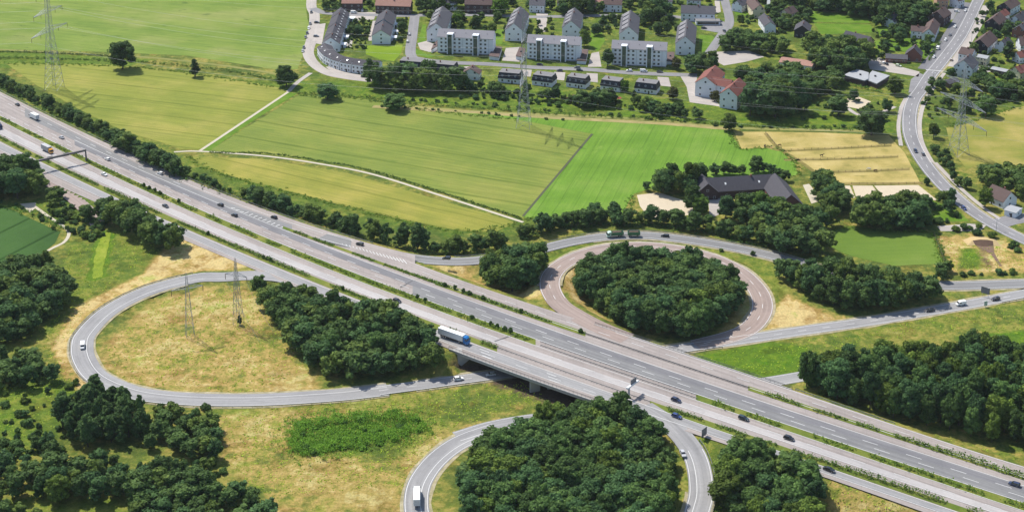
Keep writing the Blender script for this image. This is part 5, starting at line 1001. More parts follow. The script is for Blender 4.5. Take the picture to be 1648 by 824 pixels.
vil([(70, 318), (100, 312), (104, 326), (76, 332)], 6, 7, 62, 'round tree above the footpath bend')
# shrubs
hedgerow([(110, 345), (120, 356), (135, 372), (150, 388)], 5.0, 3.0, 3.4, 'shrub in the thicket between the footpath and the small grove', 'shrubs beside the footpath', 71, ('shrub',), 1.3)
hedgerow([(0, 325), (40, 338), (80, 356), (100, 368)], 3.0, 2.2, 2.8, 'low shrub in the hedge around the dark green crop', 'shrubs around the dark crop', 72, ('shrub',), 1.1)
hedgerow([(100, 330), (140, 352), (160, 372)], 5.0, 3.0, 3.6, 'shrub in the thicket between the footpath and the small grove', 'shrubs beside the footpath', 73, ('shrub',), 1.3)
hedgerow([(620, 172), (700, 178), (800, 186), (900, 194)], 1.4, 1.5, 5.0, 'low shrub on the brook bank between meadow and gardens', 'shrubs on the brook bank', 74, ('shrub',), 1.3)
hedgerow([(640, 160), (760, 168), (900, 180), (1000, 188), (1100, 196), (1180, 204), (1300, 205), (1400, 205)], 1.6, 2.0, 4.5, 'low shrub on the brook bank between meadow and gardens', 'shrubs on the brook bank', 75, ('shrub',), 1.4)
hedgerow([(740, 158), (800, 160), (860, 166), (900, 172)], 2.0, 3.4, 4.0, 'garden shrub in the row behind the mansard houses', 'shrubs behind the mansard houses', 76, ('shrub',), 1.1)
hedgerow([(1545, 372), (1575, 378), (1600, 386), (1630, 398), (1660, 412)], 2.0, 3.4, 3.6, 'shrub in the hedge between main street and the dug out slope', 'shrubs above the dug out slope', 77, ('shrub',), 1.2)
hedgerow([(1535, 372), (1560, 368), (1580, 366)], 1.0, 3.0, 3.5, 'shrub in the hedge between main street and the dug out slope', 'shrubs above the dug out slope', 78, ('shrub',), 1.2)
hedgerow([(1530, 446), (1570, 442), (1610, 442), (1680, 440)], 1.6, 2.4, 3.0, 'shrub in the hedge along the upper side of the right slip road', 'shrubs along the right slip road', 79, ('shrub',), 1.2)
hedgerow([(1490, 362), (1530, 358)], 1.2, 3.4, 3.6, 'shrub beside the concrete track at the street', 'shrubs beside the concrete track', 80, ('shrub',), 1.2)
hedgerow([(20, 640), (60, 628), (85, 640), (60, 660), (30, 670), (70, 700), (20, 712)], 6.0, 2.6, 5.0, 'small shrub scattered on the rough grass at the left edge', 'shrubs on the left rough grass', 81, ('shrub',), 1.2)
hedgerow([(70, 615), (90, 630), (100, 660)], 3.0, 4.0, 6.0, 'small shrub scattered on the rough grass at the left edge', 'shrubs on the left rough grass', 82, ('shrub',), 1.0)
hedgerow([(240, 690), (300, 655), (350, 740), (370, 745)], 4.0, 3.0, 5.0, 'shrub around the low clump right of the poplars', 'shrubs round the low clump', 83, ('shrub',), 1.2)
hedgerow([(1250, 424), (1236, 416), (1175, 404), (1142, 398)], 1.2, 2.2, 10.0, 'single shrub on the verge between exit ramp and brown loop', 'shrubs on the loop verge', 84, ('shrub',), 1.2)
hedgerow([(1305, 612), (1315, 628), (1335, 640)], 2.0, 3.0, 4.0, 'shrub at the foot of the right hand forest', 'shrubs at the forest foot', 85, ('shrub',), 1.3)
hedgerow([(1640, 165), (1600, 168), (1560, 176), (1500, 188)], 2.0, 2.0, 4.0, 'low shrub along the ditch behind the yellow meadow', 'shrubs along the ditch', 86, ('shrub',), 1.4)
hedgerow([(1300, 640), (1250, 632)], 1.0, 1.2, 8.0, 'shrub at the foot of the right hand forest', 'shrubs at the forest foot', 87, ('shrub',), 1.0)
STREETS = kdtree.KDTree(sum(len(v) for v in (V1, V2, V3, V4, STREET))); _i = 0
for v in (V1, V2, V3, V4, STREET):
    for p in v: STREETS.insert((p[0], p[1], 0), _i); _i += 1
STREETS.balance()
def free(x, y, m_=5.2):
    if STREETS.find((x, y, 0))[2] < m_: return False
    for cx, cy, a, hl, hw_ in FOOT:
        dx, dy = x - cx, y - cy; u = dx * math.cos(a) + dy * math.sin(a); v = -dx * math.sin(a) + dy * math.cos(a)
        if abs(u) < hl and abs(v) < hw_: return False
    return True
def garden(px, n, h, lab, seed, tree=0.0):
    poly = poly_px(px); g = random.Random(seed); lo, hi = poly.min(0), poly.max(0); k_ = 0
    for _ in range(n * 12):
        p = (g.uniform(lo[0], hi[0]), g.uniform(lo[1], hi[1]))
        if inside(np.array([p]), poly)[0] and free(*p):
            k_ += 1
            if g.random() < tree: add_tree(p[0], p[1], g.uniform(5, 10.5), 'broad%d' % g.randrange(5), 'small garden tree ' + lab, 'garden trees ' + lab, None, 1.1)
            else: add_tree(p[0], p[1], h * g.uniform(.5, 1.3), 'shrub%d' % g.randrange(3), 'garden shrub ' + lab, 'garden shrubs ' + lab, None, g.uniform(.7, 1.3), cat='shrub', name='shrub')
            if k_ >= n: break
garden([(556, 32), (598, 32), (590, 80), (556, 80)], 110, 2.2, 'in the plots behind the straight terrace', 201, .08)
garden([(638, 34), (658, 32), (652, 72), (634, 74)], 40, 2.4, 'beside the rear gabled house', 202, .1)
garden([(735, 138), (1100, 176), (1100, 186), (735, 152)], 130, 3.0, 'between mansard houses and brook', 203, .2)
garden([(1178, -20), (1300, -20), (1300, 58), (1190, 60)], 120, 3.2, 'around the detached house with wooden gable', 204, .45)
garden([(1405, 40), (1500, 55), (1490, 104), (1400, 95)], 60, 2.8, 'behind the corner brick house', 205, .3)
garden([(1575, 20), (1665, 0), (1665, 145), (1570, 140), (1545, 126)], 130, 3.0, 'right of the main street', 206, .12)
garden([(680, -20), (1150, -20), (1150, 22), (680, 20)], 170, 3.4, 'along the top street', 207, .6)
garden([(690, 30), (1090, 34), (1090, 60), (690, 56)], 80, 3.0, 'between the apartment houses', 208, .5)
garden([(520, -20), (680, -20), (680, 20), (520, 18)], 50, 2.6, 'beside the faded red roofs', 209, .3)
garden([(1350, 160), (1440, 160), (1430, 196), (1200, 198), (1200, 188)], 40, 2.4, 'on the grass above the dry paddocks', 210, .2)
garden([(1480, 120), (1660, 140), (1660, 178), (1495, 196), (1484, 170)], 90, 2.6, 'on the slope behind the stout pylon', 211, .25)
garden([(1180, 335), (1360, 345), (1340, 362), (1180, 352)], 30, 2.6, 'in front of the farm barns', 212, .2)
garden([(1460, 320), (1500, 318), (1545, 350), (1480, 356)], 16, 3.0, 'on the triangle beside the street bend', 213, .4)
garden([(0, 590), (110, 590), (150, 640), (90, 740), (0, 740)], 50, 2.6, 'on the rough grass outside the loop', 214, .15)
garden([(0, 705), (90, 700), (120, 738), (230, 745), (370, 750), (360, 770), (0, 762)], 70, 3.0, 'among the lower left thickets', 216, .12)
garden([(70, 335), (150, 350), (175, 385), (120, 395), (105, 368)], 45, 3.0, 'between the footpath and the grove', 215, .05)
# which are objects, which join the mass
def px_size(t): return t['h'] * scale_at(t['y'])
def in_view(t):
    x, y = px_of((t['x'], t['y'], t['z'] + t['h'] * .6)); return -20 < x < 1668 and -25 < y < 850
def place(t):
    V_, tr, _ = PROTO[t['kind']]; base = 3.0 if t['kind'].startswith('shrub') else 10.0; s = t['h'] / base; rz = random.uniform(0, 6.28); sx = s * t['rs'] * random.uniform(.9, 1.1)
    if tr is None:
        o = bpy.data.objects.new(t['name'], V_); COL.objects.link(o); o.location = (t['x'], t['y'], t['z'] - .1); o.rotation_euler = (0, 0, rz); o.scale = (sx, sx, s); o.color = (*t['tone'], 1); return tag(o, t['label'], t['cat'], t['group'])
    nm = 'conifer_tree' if t['kind'].startswith('conifer') else 'poplar_tree' if t['kind'].startswith('poplar') else 'broadleaf_tree'
    e = empty(nm, (t['x'], t['y'], t['z'] - .1), rz, t['label'], t['cat'], t['group'])
    for n_, me in (('trunk', tr), ('crown', V_)):
        o = bpy.data.objects.new(n_, me); COL.objects.link(o); o.parent = e; o.scale = (sx, sx, s); o.color = (*t['tone'], 1)
    return e
vis = [t for t in TREES if in_view(t)]
tr_ = sorted([t for t in vis if t['cat'] == 'tree' and not t['force']], key=px_size, reverse=True); fo = [t for t in vis if t['force']]; sh = sorted([t for t in vis if t['cat'] == 'shrub'], key=px_size, reverse=True)
n_obj = 296 - len(fo)
for t in fo + tr_[:n_obj] + sh[:290]: place(t)
rest = tr_[n_obj:] + sh[290:] + [t for t in TREES if not in_view(t)]
def mass(items, name, lowpoly=True):
    Vs, Fs, T1_, T2_ = [], [], [], []; nv = 0
    for t in items:
        V_, Fc, T = PROTO[t['kind']][2]; base = 3.0 if t['kind'].startswith('shrub') else 10.0; s = t['h'] / base; a = random.uniform(0, 6.28); ca_, sa_ = math.cos(a), math.sin(a); sx = s * t['rs']
        W = np.stack([(V_[:, 0] * ca_ - V_[:, 1] * sa_) * sx + t['x'], (V_[:, 0] * sa_ + V_[:, 1] * ca_) * sx + t['y'], V_[:, 2] * s + t['z'] - .1], 1)
        Vs.append(W); Fs += [tuple(i + nv for i in f) for f in Fc]; nv += len(W); T1_.append(np.clip(T * (1 + .9 * (sum(t['tone']) / 3 - 1)), 0, 1)); T2_.append(np.full(len(T), np.clip(.5 + (t['tone'][0] - t['tone'][2]) * 1.2, 0, 1)))
    me = foliage_mesh(name, np.concatenate(Vs), Fs, np.concatenate(T1_), np.concatenate(T2_)); o = bpy.data.objects.new(name, me); COL.objects.link(o); o['kind'] = 'stuff'; return o
print('TREES', len(TREES), 'in view', len(vis), 'forced', len(fo), 'tree', len(tr_), 'shrub', len(sh), 'rest', len(rest))
mass(rest, 'woodland')
# low growth: median planting, hedges along the collector roads, the scrub patch
def scrub(name, pts, hts, leaf, per, seed, tone=(1, 1, 1), tint=(.2, .8)):
    g = np.random.default_rng(seed); n = len(pts) * per; base = np.repeat(np.asarray(pts), per, 0); hh = np.repeat(np.asarray(hts), per); u = g.uniform(0, 1, n) ** .6
    p = base + np.stack([g.normal(size=n) * .55, g.normal(size=n) * .55, hh * u], 1); nn = g.normal(size=(n, 3)); nn[:, 2] = abs(nn[:, 2]) + .4; nn /= np.linalg.norm(nn, axis=1)[:, None]
    a = np.cross(nn, g.normal(size=(n, 3))); a /= np.linalg.norm(a, axis=1)[:, None]; b = np.cross(nn, a); s = leaf * g.uniform(.5, 1.3, n)[:, None]
    V_ = np.stack([p - a * s, p - b * s * .7, p + a * s, p + b * s * .7], 1).reshape(-1, 3); T = np.clip(np.repeat(g.uniform(*tint, len(pts)), per) + g.normal(size=n) * .15, 0, 1)
    me = foliage_mesh(name, V_, [(4 * i, 4 * i + 1, 4 * i + 2, 4 * i + 3) for i in range(n)], T); o = bpy.data.objects.new(name, me); COL.objects.link(o); o['kind'] = 'stuff'; o.color = (*tone, 1); return o
def hedge_pts(f, x0, x1, sp, w_, seed, hmin, hmax, gaps=()):
    g = np.random.default_rng(seed); L = resample(hline(f, x0, x1), sp); q = L + np.stack([g.normal(size=len(L)) * w_, g.normal(size=len(L)) * w_, np.zeros(len(L))], 1); s = np.sin(np.arange(len(L)) * sp * .045 + seed) * .5 + .5
    h = hmin + (hmax - hmin) * np.clip(s * .7 + g.uniform(0, .5, len(L)) ** 2, 0, 1); return q, h
def thin(q, h, k, seed):
    g3 = np.random.default_rng(seed); n = np.interp(np.arange(len(q)), np.arange(0, len(q) + 9, 9), g3.uniform(0, 1, len(np.arange(0, len(q) + 9, 9)))); m_ = n > k; return q[m_], (h * (.55 + .7 * n))[m_]
for nm, (f, x0, x1, a, b, w_) in {'median': (between(L_MU, L_ML, .5), -90, 862, .5, 1.5, .6), 'm2': (between(L_MU, L_ML, .5), 1122, 1740, .5, 1.5, .7), 'h5': (L_H5, -10, 800, .5, 1.9, .3), 'h5b': (L_H5, 1050, 1740, .6, 2.6, .4), 'h2': (L_H2, 460, 940, .3, 1.3, .25), 'h2b': (L_H2, 1206, 1740, .8, 2.6, .4)}.items():
    q, h = thin(*hedge_pts(f, x0, x1, .7, w_, len(nm), a, b), .30, len(nm)); scrub('median_shrubbery', q, h, .36, 14, len(nm) + 5, (1.7, 1.6, .9) if nm[0] == 'm' else (1.35, 1.35, .95))
bushes = [(L_MU, x, 2.6) for x in (672, 684, 760, 790, 800, 812, 822, 232, 240, 250, 258, 288)] + [(L_H5, x, 2.4) for x in (335, 424, 430, 436, 552)] + [(L_H2, x, 2.6) for x in (716, 732, 746, 756, 778, 838, 934)]
for f, x, h in bushes:
    v = P(x, float(f(x)) + (3 if f is L_MU else 0), hz(x)); t = dict(x=v.x, y=v.y, z=v.z, h=h, kind='shrub%d' % random.randrange(3), rs=.75, tone=(.85, .95, .9), name='shrub', cat='shrub', label='round bush rising above the low planting on the %s' % ('central reservation' if f is L_MU else 'strip beside the near collector' if f is L_H5 else 'strip beside the far collector'), group='bushes on the ' + ('central reservation' if f is L_MU else 'near strip' if f is L_H5 else 'far strip')); place(t)
poly = poly_px([(458, 700), (480, 680), (560, 668), (640, 664), (672, 672), (690, 688), (650, 708), (600, 716), (540, 726), (490, 736), (466, 722)]); g = np.random.default_rng(5); lo, hi = poly.min(0), poly.max(0)
pp = g.uniform(lo - 6, hi + 6, (5600, 2)); ed = edge_dist(pp, poly); _in = inside(pp, poly); _k = _in | ((ed < 6) & (g.uniform(0, 1, len(pp)) < .10)); pp = pp[_k]; ed = np.where(_in, ed, 0)[_k]
scrub('undergrowth', np.c_[pp, np.full(len(pp), 0.0)], np.where(ed < 6, g.uniform(.6, 2.4, len(pp)), g.uniform(.1, .9, len(pp))), .26, 18, 8, (1.75, 2.05, .8), (.3, 1.0))
# rough grass tussocks and weeds on the open verges
M_STRAW = field_mat('straw_verge', ((0.22, 0.20, 0.07), (0.30, 0.255, 0.11), (0.36, 0.29, 0.14)), 0.1, rowamt=0.2, blotch=0.1)
lane('reed_strip', [(600, 172), (700, 178), (760, 181), (900, 190.5), (1060, 199), (1172, 208)], 5.0, M_STRAW, 0.12)
def bank(line, h0, h1, w_, seed, tone=(1.2, 1.25, .8), sp=.9):
    L = resample(smooth_line([P(x, y) for x, y in line]), sp); g2 = np.random.default_rng(seed); q = L + np.stack([g2.normal(size=len(L)) * w_, g2.normal(size=len(L)) * w_, np.zeros(len(L))], 1); scrub('undergrowth', q, g2.uniform(h0, h1, len(L)), .40, 12, seed, tone)
bank([(600, 163), (760, 174), (900, 184), (1060, 193), (1180, 202), (1300, 207), (1420, 209)], .6, 1.8, 1.6, 301)
bank([(-20, 93), (170, 98), (300, 107), (390, 119), (450, 133)], .5, 1.5, 1.2, 302); bank([(340, 246), (430, 247.5), (520, 260.5), (600, 276), (700, 307), (840, 352)], .2, .7, .4, 303, (.9, 1.0, .7)); bank([(-30, 327), (30, 337), (100, 370)], .5, 1.6, 1.8, 304, (1.1, 1.4, .9))
bank([(-30, 84), (60, 85.5), (180, 91)], .4, 1.6, .5, 305, (.7, .8, .7)); bank([(1505, 380), (1513, 402), (1522, 426)], .4, 1.4, .4, 306); bank([(1350, 133), (1372, 139), (1420, 150)], 1.2, 2.2, .6, 307, (1.2, 1.5, .8)); bank([(1512, 70), (1495, 98)], 1.0, 1.8, .4, 308); bank([(480, 150), (600, 158), (640, 162)], .4, 1.4, 1.5, 309)
sheet('mown_strip', wobble([(156, 398), (163, 384), (174, 370), (179, 376), (173, 402), (167, 428), (164, 446), (149, 449), (150, 425)], 1.2), field_mat('lime_mown_grass', ((0.13, 0.20, 0.02), (0.21, 0.27, 0.028), (0.28, 0.31, 0.05)), 1.4, rowamt=0.5, blotch=0.1), 0.09)
for q_, (l_, sd_) in enumerate((([(-20, 131), (20, 149), (70, 173), (130, 201), (190, 232), (235, 257), (300, 288), (340, 301), (372, 314)], 311), ([(372, 314), (400, 324), (470, 348), (515, 360), (572, 384), (650, 401), (735, 411), (800, 401)], 312))):
    bank(l_, .6, 3.2, 2.4, sd_, (1.0, 1.15, .9), .55)
bank([(838, 384), (910, 368), (1010, 362), (1110, 370), (1245, 398)], .6, 2.6, 2.0, 313, (.9, 1.05, .9), .6)
for q_, l_ in enumerate(([(842, 351), (870, 353), (1000, 346), (1018, 316)], [(1172, 209), (1192, 240), (1250, 239), (1278, 262), (1286, 284)], [(1316, 379), (1370, 366), (1440, 373), (1500, 377), (1518, 424)], [(1523, 206), (1640, 173)], [(8, 103), (170, 106), (300, 118), (440, 140)], [(305, 253), (340, 274), (400, 293), (480, 314), (540, 330), (640, 354), (740, 373), (830, 360)], [(484, 153), (600, 162), (700, 180), (830, 193)])):
    bank(l_, .15, .7, 1.3, 320 + q_, (1.7, 1.7, .8), 1.0)
lane('grass_strip', [(472, 150), (396, 197), (330, 243)], 6.0, M_LAWN, 0.05)
wood_ = [pp[i] for i in g.permutation(len(pp))[:40]]
for i_, p in enumerate(wood_):
    e_ = float(edge_dist(np.array([p]), poly)[0])
    if e_ < 7 or i_ % 4 == 0: place(dict(x=p[0], y=p[1], z=ground_z(*p), h=random.uniform(1.2, 2.6), kind='shrub%d' % random.randrange(3), rs=random.uniform(1.0, 1.6), tone=(1.6, 1.9, .8) if i_ % 3 else (1.0, 1.2, .8), name='shrub', cat='shrub', label='bush in the bright green scrub patch on the dry meadow', group='bushes of the scrub patch'))
tp = []
for px, n in (([(330, 672), (640, 632), (860, 612), (880, 645), (730, 700), (650, 780), (430, 800), (350, 740)], 1600), ([(165, 560), (260, 482), (400, 460), (500, 600), (400, 632), (200, 615)], 1300), ([(1115, 576), (1500, 512), (1700, 480), (1700, 540), (1500, 535), (1300, 590), (1240, 608)], 900), ([(60, 520), (110, 400), (225, 375), (262, 402), (160, 470), (90, 560), (130, 640), (60, 735), (-20, 735), (-20, 650)], 900), ([(1110, 690), (1150, 760), (1165, 850), (1130, 850), (1135, 780)], 200), ([(1510, 385), (1650, 402), (1650, 436), (1530, 438)], 300), ([(1330, 790), (1500, 845), (1330, 850)], 200), ([(1480, 700), (1640, 735), (1640, 745), (1440, 684)], 160)):
    po = poly_px(px); lo, hi = po.min(0), po.max(0); q = g.uniform(lo, hi, (n * 2, 2)); q = q[inside(q, po)]; tp += [(x, y, ground_z(x, y)) for x, y in q[:n] if clear(x, y, 6.5)]
tp = np.array(tp); scrub('rough_grass', tp, g.uniform(.05, .25, len(tp)), .36, 3, 9, (3.6, 2.9, 1.1), (.5, 1.0))

# ------------------------------------------------------------------ vehicles
def wheel(parent, x, y, r=.33, w_=.24, name='wheel'):
    m_ = MB(); m_.cyl((0, 0, 0), r, w_, 'Y', 14); o = m_.build('wheel', TYRE, parent); o.location = (x, y, r)
    m_ = MB(); m_.cyl((0, 0, 0), r * .6, w_ + .03, 'Y', 10); m_.build('rim', RIM, o); return o
def sect(mb, st, m=0):
    """stations (x, half width low, half width high, z low, z high) lofted along x"""
    vs = []
    for x, a, b, z0, z1 in st:
        zc = z0 + (z1 - z0) * .72
        vs += [(x, -a, z0), (x, a, z0), (x, a * 1.0, zc), (x, b, z1), (x, -b, z1), (x, -a * 1.0, zc)]
    fs = [tuple(range(6))[::-1]] if False else [(0, 1, 2, 3, 4, 5)]
    for i in range(len(st) - 1):
        for k in range(6): fs.append((i * 6 + k, (i + 1) * 6 + k, (i + 1) * 6 + (k + 1) % 6, i * 6 + (k + 1) % 6))
    fs.append(tuple(range(len(vs) - 1, len(vs) - 7, -1))); mb.add(vs, fs, m)
def make_car(style='hatch'):
    root = empty('car', (0, 0, 0)); m_ = MB(); L = 4.4
    tail = -2.15 if style != 'sedan' else -2.3
    sect(m_, [(tail, .74, .66, .38, .88), (tail + .15, .86, .78, .28, .96), (-1.2, .89, .82, .24, .97), (.6, .89, .82, .24, .95), (1.3, .88, .76, .25, .86), (1.95, .82, .66, .28, .74), (2.15, .68, .55, .36, .64)])
    m_.build('body', PAINT, root)
    g_ = MB(); r_ = MB()
    if style == 'sedan': b, t = (-1.75, .98, -.80, .80, .95), (-1.05, .25, -.60, .60, 1.40)
    elif style == 'estate': b, t = (-2.2, 1.0, -.82, .82, .95), (-1.85, .15, -.66, .66, 1.47)
    else: b, t = (-2.05, 1.0, -.82, .82, .95), (-1.55, .18, -.64, .64, 1.46)
    g_.frus(b, t); g_.build('window', GLASS, root); r_.frus((t[0] - .06, t[1] + .1, t[2] - .04, t[3] + .04, t[4] - .02), (t[0] + .1, t[1] - .05, t[2] + .08, t[3] - .08, t[4] + .06))
    for s in (-1, 1):
        for k in (0.0, .5, 1.0): r_.bar((b[0] + .1 + k * (b[1] - b[0] - .2), s * (b[3] - .01), .95), (t[0] + k * (t[1] - t[0]), s * (t[3] - .01), t[4]), .045)
    r_.build('roof', PAINT, root)
    for x in (-1.32, 1.32):
        for s in (-1, 1): wheel(root, x, s * .80)
    for s in (-1, 1):
        q = MB(); q.box(2.0, 2.12, s * .58 - .16, s * .58 + .16, .56, .70); q.build('headlight', LAMPW, root); q = MB(); q.box(tail - .02, tail + .06, s * .62 - .12, s * .62 + .12, .66, .86); q.build('tail_light', LAMPR, root); q = MB(); q.box(.62, .80, s * .98 - .1, s * .98 + .1, .92, 1.04); q.build('mirror', DARK, root)
    return root
def make_van():
    root = empty('van', (0, 0, 0)); m_ = MB()
    sect(m_, [(-2.5, .92, .86, .35, 1.95), (-2.4, .95, .88, .30, 2.0), (.7, .95, .88, .30, 2.0), (1.3, .95, .84, .3, 1.75), (1.85, .93, .82, .3, 1.12), (2.35, .86, .72, .34, .9), (2.5, .75, .6, .42, .75)]); m_.build('body', PAINT, root)
    g_ = MB(); g_.hexa([(1.24, -.78, 1.72), (1.84, -.76, 1.16), (1.84, .76, 1.16), (1.24, .78, 1.72), (1.28, -.78, 1.80), (1.90, -.76, 1.20), (1.90, .76, 1.20), (1.28, .78, 1.80)]); g_.build('windscreen', GLASS, root)
    for s in (-1, 1): q = MB(); q.box(.2, 1.2, s * .945 - .02, s * .945 + .02, 1.15, 1.65); q.build('side_window', GLASS, root)
    q = MB(); q.box(-2.53, -2.49, -.7, .7, 1.25, 1.75); q.build('rear_window', GLASS, root)
    for x in (-1.5, 1.5):
        for s in (-1, 1): wheel(root, x, s * .84, .36)
    for s in (-1, 1): q = MB(); q.box(2.34, 2.5, s * .6 - .15, s * .6 + .15, .7, .88); q.build('headlight', LAMPW, root)
    return root
def cab(root, x, col_mat, h=3.5, w_=1.22, day=False):
    m_ = MB(); sect(m_, [(x, w_, w_ - .05, .9, h), (x + .9, w_, w_ - .05, .55, h), (x + 1.7, w_, w_ - .08, .5, h - .5), (x + 2.15, w_ - .04, w_ - .12, .5, h - 1.4), (x + 2.2, w_ - .1, w_ - .2, .5, h - 1.7)]); c = m_.build('cab', col_mat, root)
    q = MB(); q.hexa([(x + 1.68, -w_ + .12, h - .62), (x + 2.16, -w_ + .12, h - 1.45), (x + 2.16, w_ - .12, h - 1.45), (x + 1.68, w_ - .12, h - .62), (x + 1.76, -w_ + .12, h - .58), (x + 2.24, -w_ + .12, h - 1.43), (x + 2.24, w_ - .12, h - 1.43), (x + 1.76, w_ - .12, h - .58)]); q.build('windscreen', GLASS, c)
    for s in (-1, 1):
        q = MB(); q.box(x + .9, x + 1.7, s * (w_ - .01) - .03, s * (w_ - .01) + .03, h - 1.5, h - .8); q.build('side_window', GLASS, c); q = MB(); q.box(x + 2.0, x + 2.15, s * (w_ + .22) - .1, s * (w_ + .22) + .1, h - 1.5, h - .8); q.build('mirror', DARK, c); q = MB(); q.box(x + 2.16, x + 2.25, s * .8 - .2, s * .8 + .2, .75, .95); q.build('headlight', LAMPW, c)
    return c
def chassis(root, x0, x1): q = MB(); q.box(x0, x1, -.5, .5, .7, 1.05); q.build('chassis', DARK, root)
def make_semi(boxm, cabm):
    root = empty('truck', (0, 0, 0)); m_ = MB(); m_.box(-8.2, 5.3, -1.27, 1.27, 1.25, 4.0); m_.build('trailer', boxm, root); m_ = MB(); m_.box(-8.23, -8.2, -1.15, 1.15, 1.4, 3.9); m_.build('rear_door', plain('grey_door', (.5, .5, .5)), root)
    m_ = MB(); m_.box(-8.0, 5.0, -1.2, 1.2, 1.0, 1.247); m_.box(-3.0, 1.5, -1.15, 1.15, .45, .99); m_.build('side_skirt', DARK, root); cab(root, 5.6, cabm, 3.6)
    chassis(root, 1, 7)
    for x in (-6.6, -5.3, -4.0, 3.4, 7.0):
        for s in (-1, 1): wheel(root, x, s * 1.0, .5, .35)
    return root
def make_box_truck(boxm, cabm, L=7.0, h=3.4):
    root = empty('truck', (0, 0, 0)); m_ = MB(); m_.box(-L * .62, L * .3, -1.2, 1.2, 1.0, h); m_.build('cargo_box', boxm, root); m_ = MB(); m_.box(-L * .62 - .03, -L * .62, -1.05, 1.05, 1.15, h - .15); m_.build('rear_door', plain('grey_door', (.5, .5, .5)), root)
    cab(root, L * .3 + .1, cabm, 2.9, 1.1); chassis(root, -L * .6, L * .4)
    for x in (-L * .38, L * .3 + 1.2):
        for s in (-1, 1): wheel(root, x, s * .95, .45, .3)
    return root
def make_tipper():
    g_ = plain('green_truck_paint', (.06, .16, .09), .4); root = empty('truck', (0, 0, 0)); cab(root, 2.0, plain('pale_green_cab', (.42, .55, .48), .35), 3.1); chassis(root, -4.6, 3.4)
    m_ = MB(); 
    m_.box(-4.6, 1.6, -1.25, -1.1, 1.1, 2.7); m_.box(-4.6, 1.6, 1.1, 1.25, 1.1, 2.7); m_.box(-4.6, -4.45, -1.1, 1.1, 1.1, 2.7); m_.box(1.45, 1.6, -1.1, 1.1, 1.1, 2.9); m_.box(-4.45, 1.45, -1.1, 1.1, 1.1, 1.3); m_.build('tipper_body', g_, root)
    m_ = MB(); m_.frus((-4.44, 1.44, -1.09, 1.09, 1.31), (-3.6, .8, -.6, .6, 2.75)); m_.build('load', plain('brown_soil_load', (.11, .07, .05), .95), root)
    for x in (-3.6, -2.3, 3.1):
        for s in (-1, 1): wheel(root, x, s * 1.0, .5, .35)
    tr = empty('trailer', (0, 0, 0)); m_ = MB(); m_.box(-3.2, 3.2, -1.25, -1.1, 1.1, 2.7); m_.box(-3.2, 3.2, 1.1, 1.25, 1.1, 2.7); m_.box(-3.2, -3.05, -1.1, 1.1, 1.1, 2.7); m_.box(3.05, 3.2, -1.1, 1.1, 1.1, 2.7); m_.box(-3.05, 3.05, -1.1, 1.1, 1.1, 1.3); m_.build('tipper_body', g_, tr)
    m_ = MB(); m_.frus((-3.04, 3.04, -1.09, 1.09, 1.31), (-2.3, 2.2, -.6, .6, 2.75)); m_.build('load', plain('brown_soil_load', (.11, .07, .05), .95), tr); m_ = MB(); m_.bar((3, 0, .8), (5.2, 0, .8), .1); m_.build('drawbar', DARK, tr)
    for x in (-1.9, 1.9):
        for s in (-1, 1): wheel(tr, x, s * 1.0, .5, .35)
    return root, tr
CARS = {k: make_car(k) for k in ('hatch', 'sedan', 'estate')}; CARS['van'] = make_van(); USED = {}
CCOL = dict(black=(.012, .012, .014), dark=(.03, .032, .036), navy=(.014, .022, .06), blue=(.02, .04, .16), teal=(.012, .03, .036), silver=(.45, .46, .47), grey=(.16, .165, .17), white=(.78, .78, .76), red=(.3, .02, .02), beige=(.5, .42, .33), lime=(.5, .6, .4), yellowwhite=(.72, .68, .5))
def put(px, to, style, colr, label, z=0.0, group=None, sink=0.0):
    a, b = P(px[0], px[1], z), P(to[0], to[1], z); rz = math.atan2(b.y - a.y, b.x - a.x)
    o = CARS[style] if style not in USED else copy_tree(CARS[style]); USED[style] = 1
    o.name = 'van' if style == 'van' else 'car'; o.location = (a.x, a.y, z + .16); o.rotation_euler = (0, 0, rz); tag(o, label, 'van' if style == 'van' else 'car', group)
    for k in ('group',):
        if not group and k in o: del o[k]
    for ch in o.children: ch.color = (*CCOL[colr], 1)
    return o
def hw(x, y, style, colr, label, left=False, slope=None):
    z = float(hz(x)); s = slope if slope is not None else float(L_W3(x + 10) - L_W3(x - 10)) / 20; d = -20 if left else 20
    put((x, y), (x + d, y + s * d), style, colr, label, z, 'cars driving on the motorway')
hw(28, 170, 'sedan', 'dark', 'small dark car on the far carriageway above the white box truck', True); hw(99, 223, 'sedan', 'silver', 'silver car on the far carriageway between box truck and gantry', True); hw(173, 258, 'hatch', 'white', 'white car on the far carriageway just past the gantry', True)
hw(258, 280.5, 'estate', 'white', 'white estate car in the exit lane beside the dark hedgerow', True, .44); hw(355, 331.5, 'hatch', 'black', 'black car at the tip of the white chevrons', True); hw(377, 348, 'estate', 'dark', 'dark car in the middle lane just below the chevrons', True); hw(441, 351.5, 'hatch', 'black', 'black car in the exit lane above the chevrons', True, .40)
hw(579, 394.5, 'estate', 'black', 'black estate car on the exit ramp before its bend', True, .28); hw(718.5, 417.5, 'estate', 'black', 'black car where the exit ramp meets the round clump of trees', True, .05); hw(1632, 781, 'estate', 'navy', 'dark estate car at the right edge on the far carriageway', True)
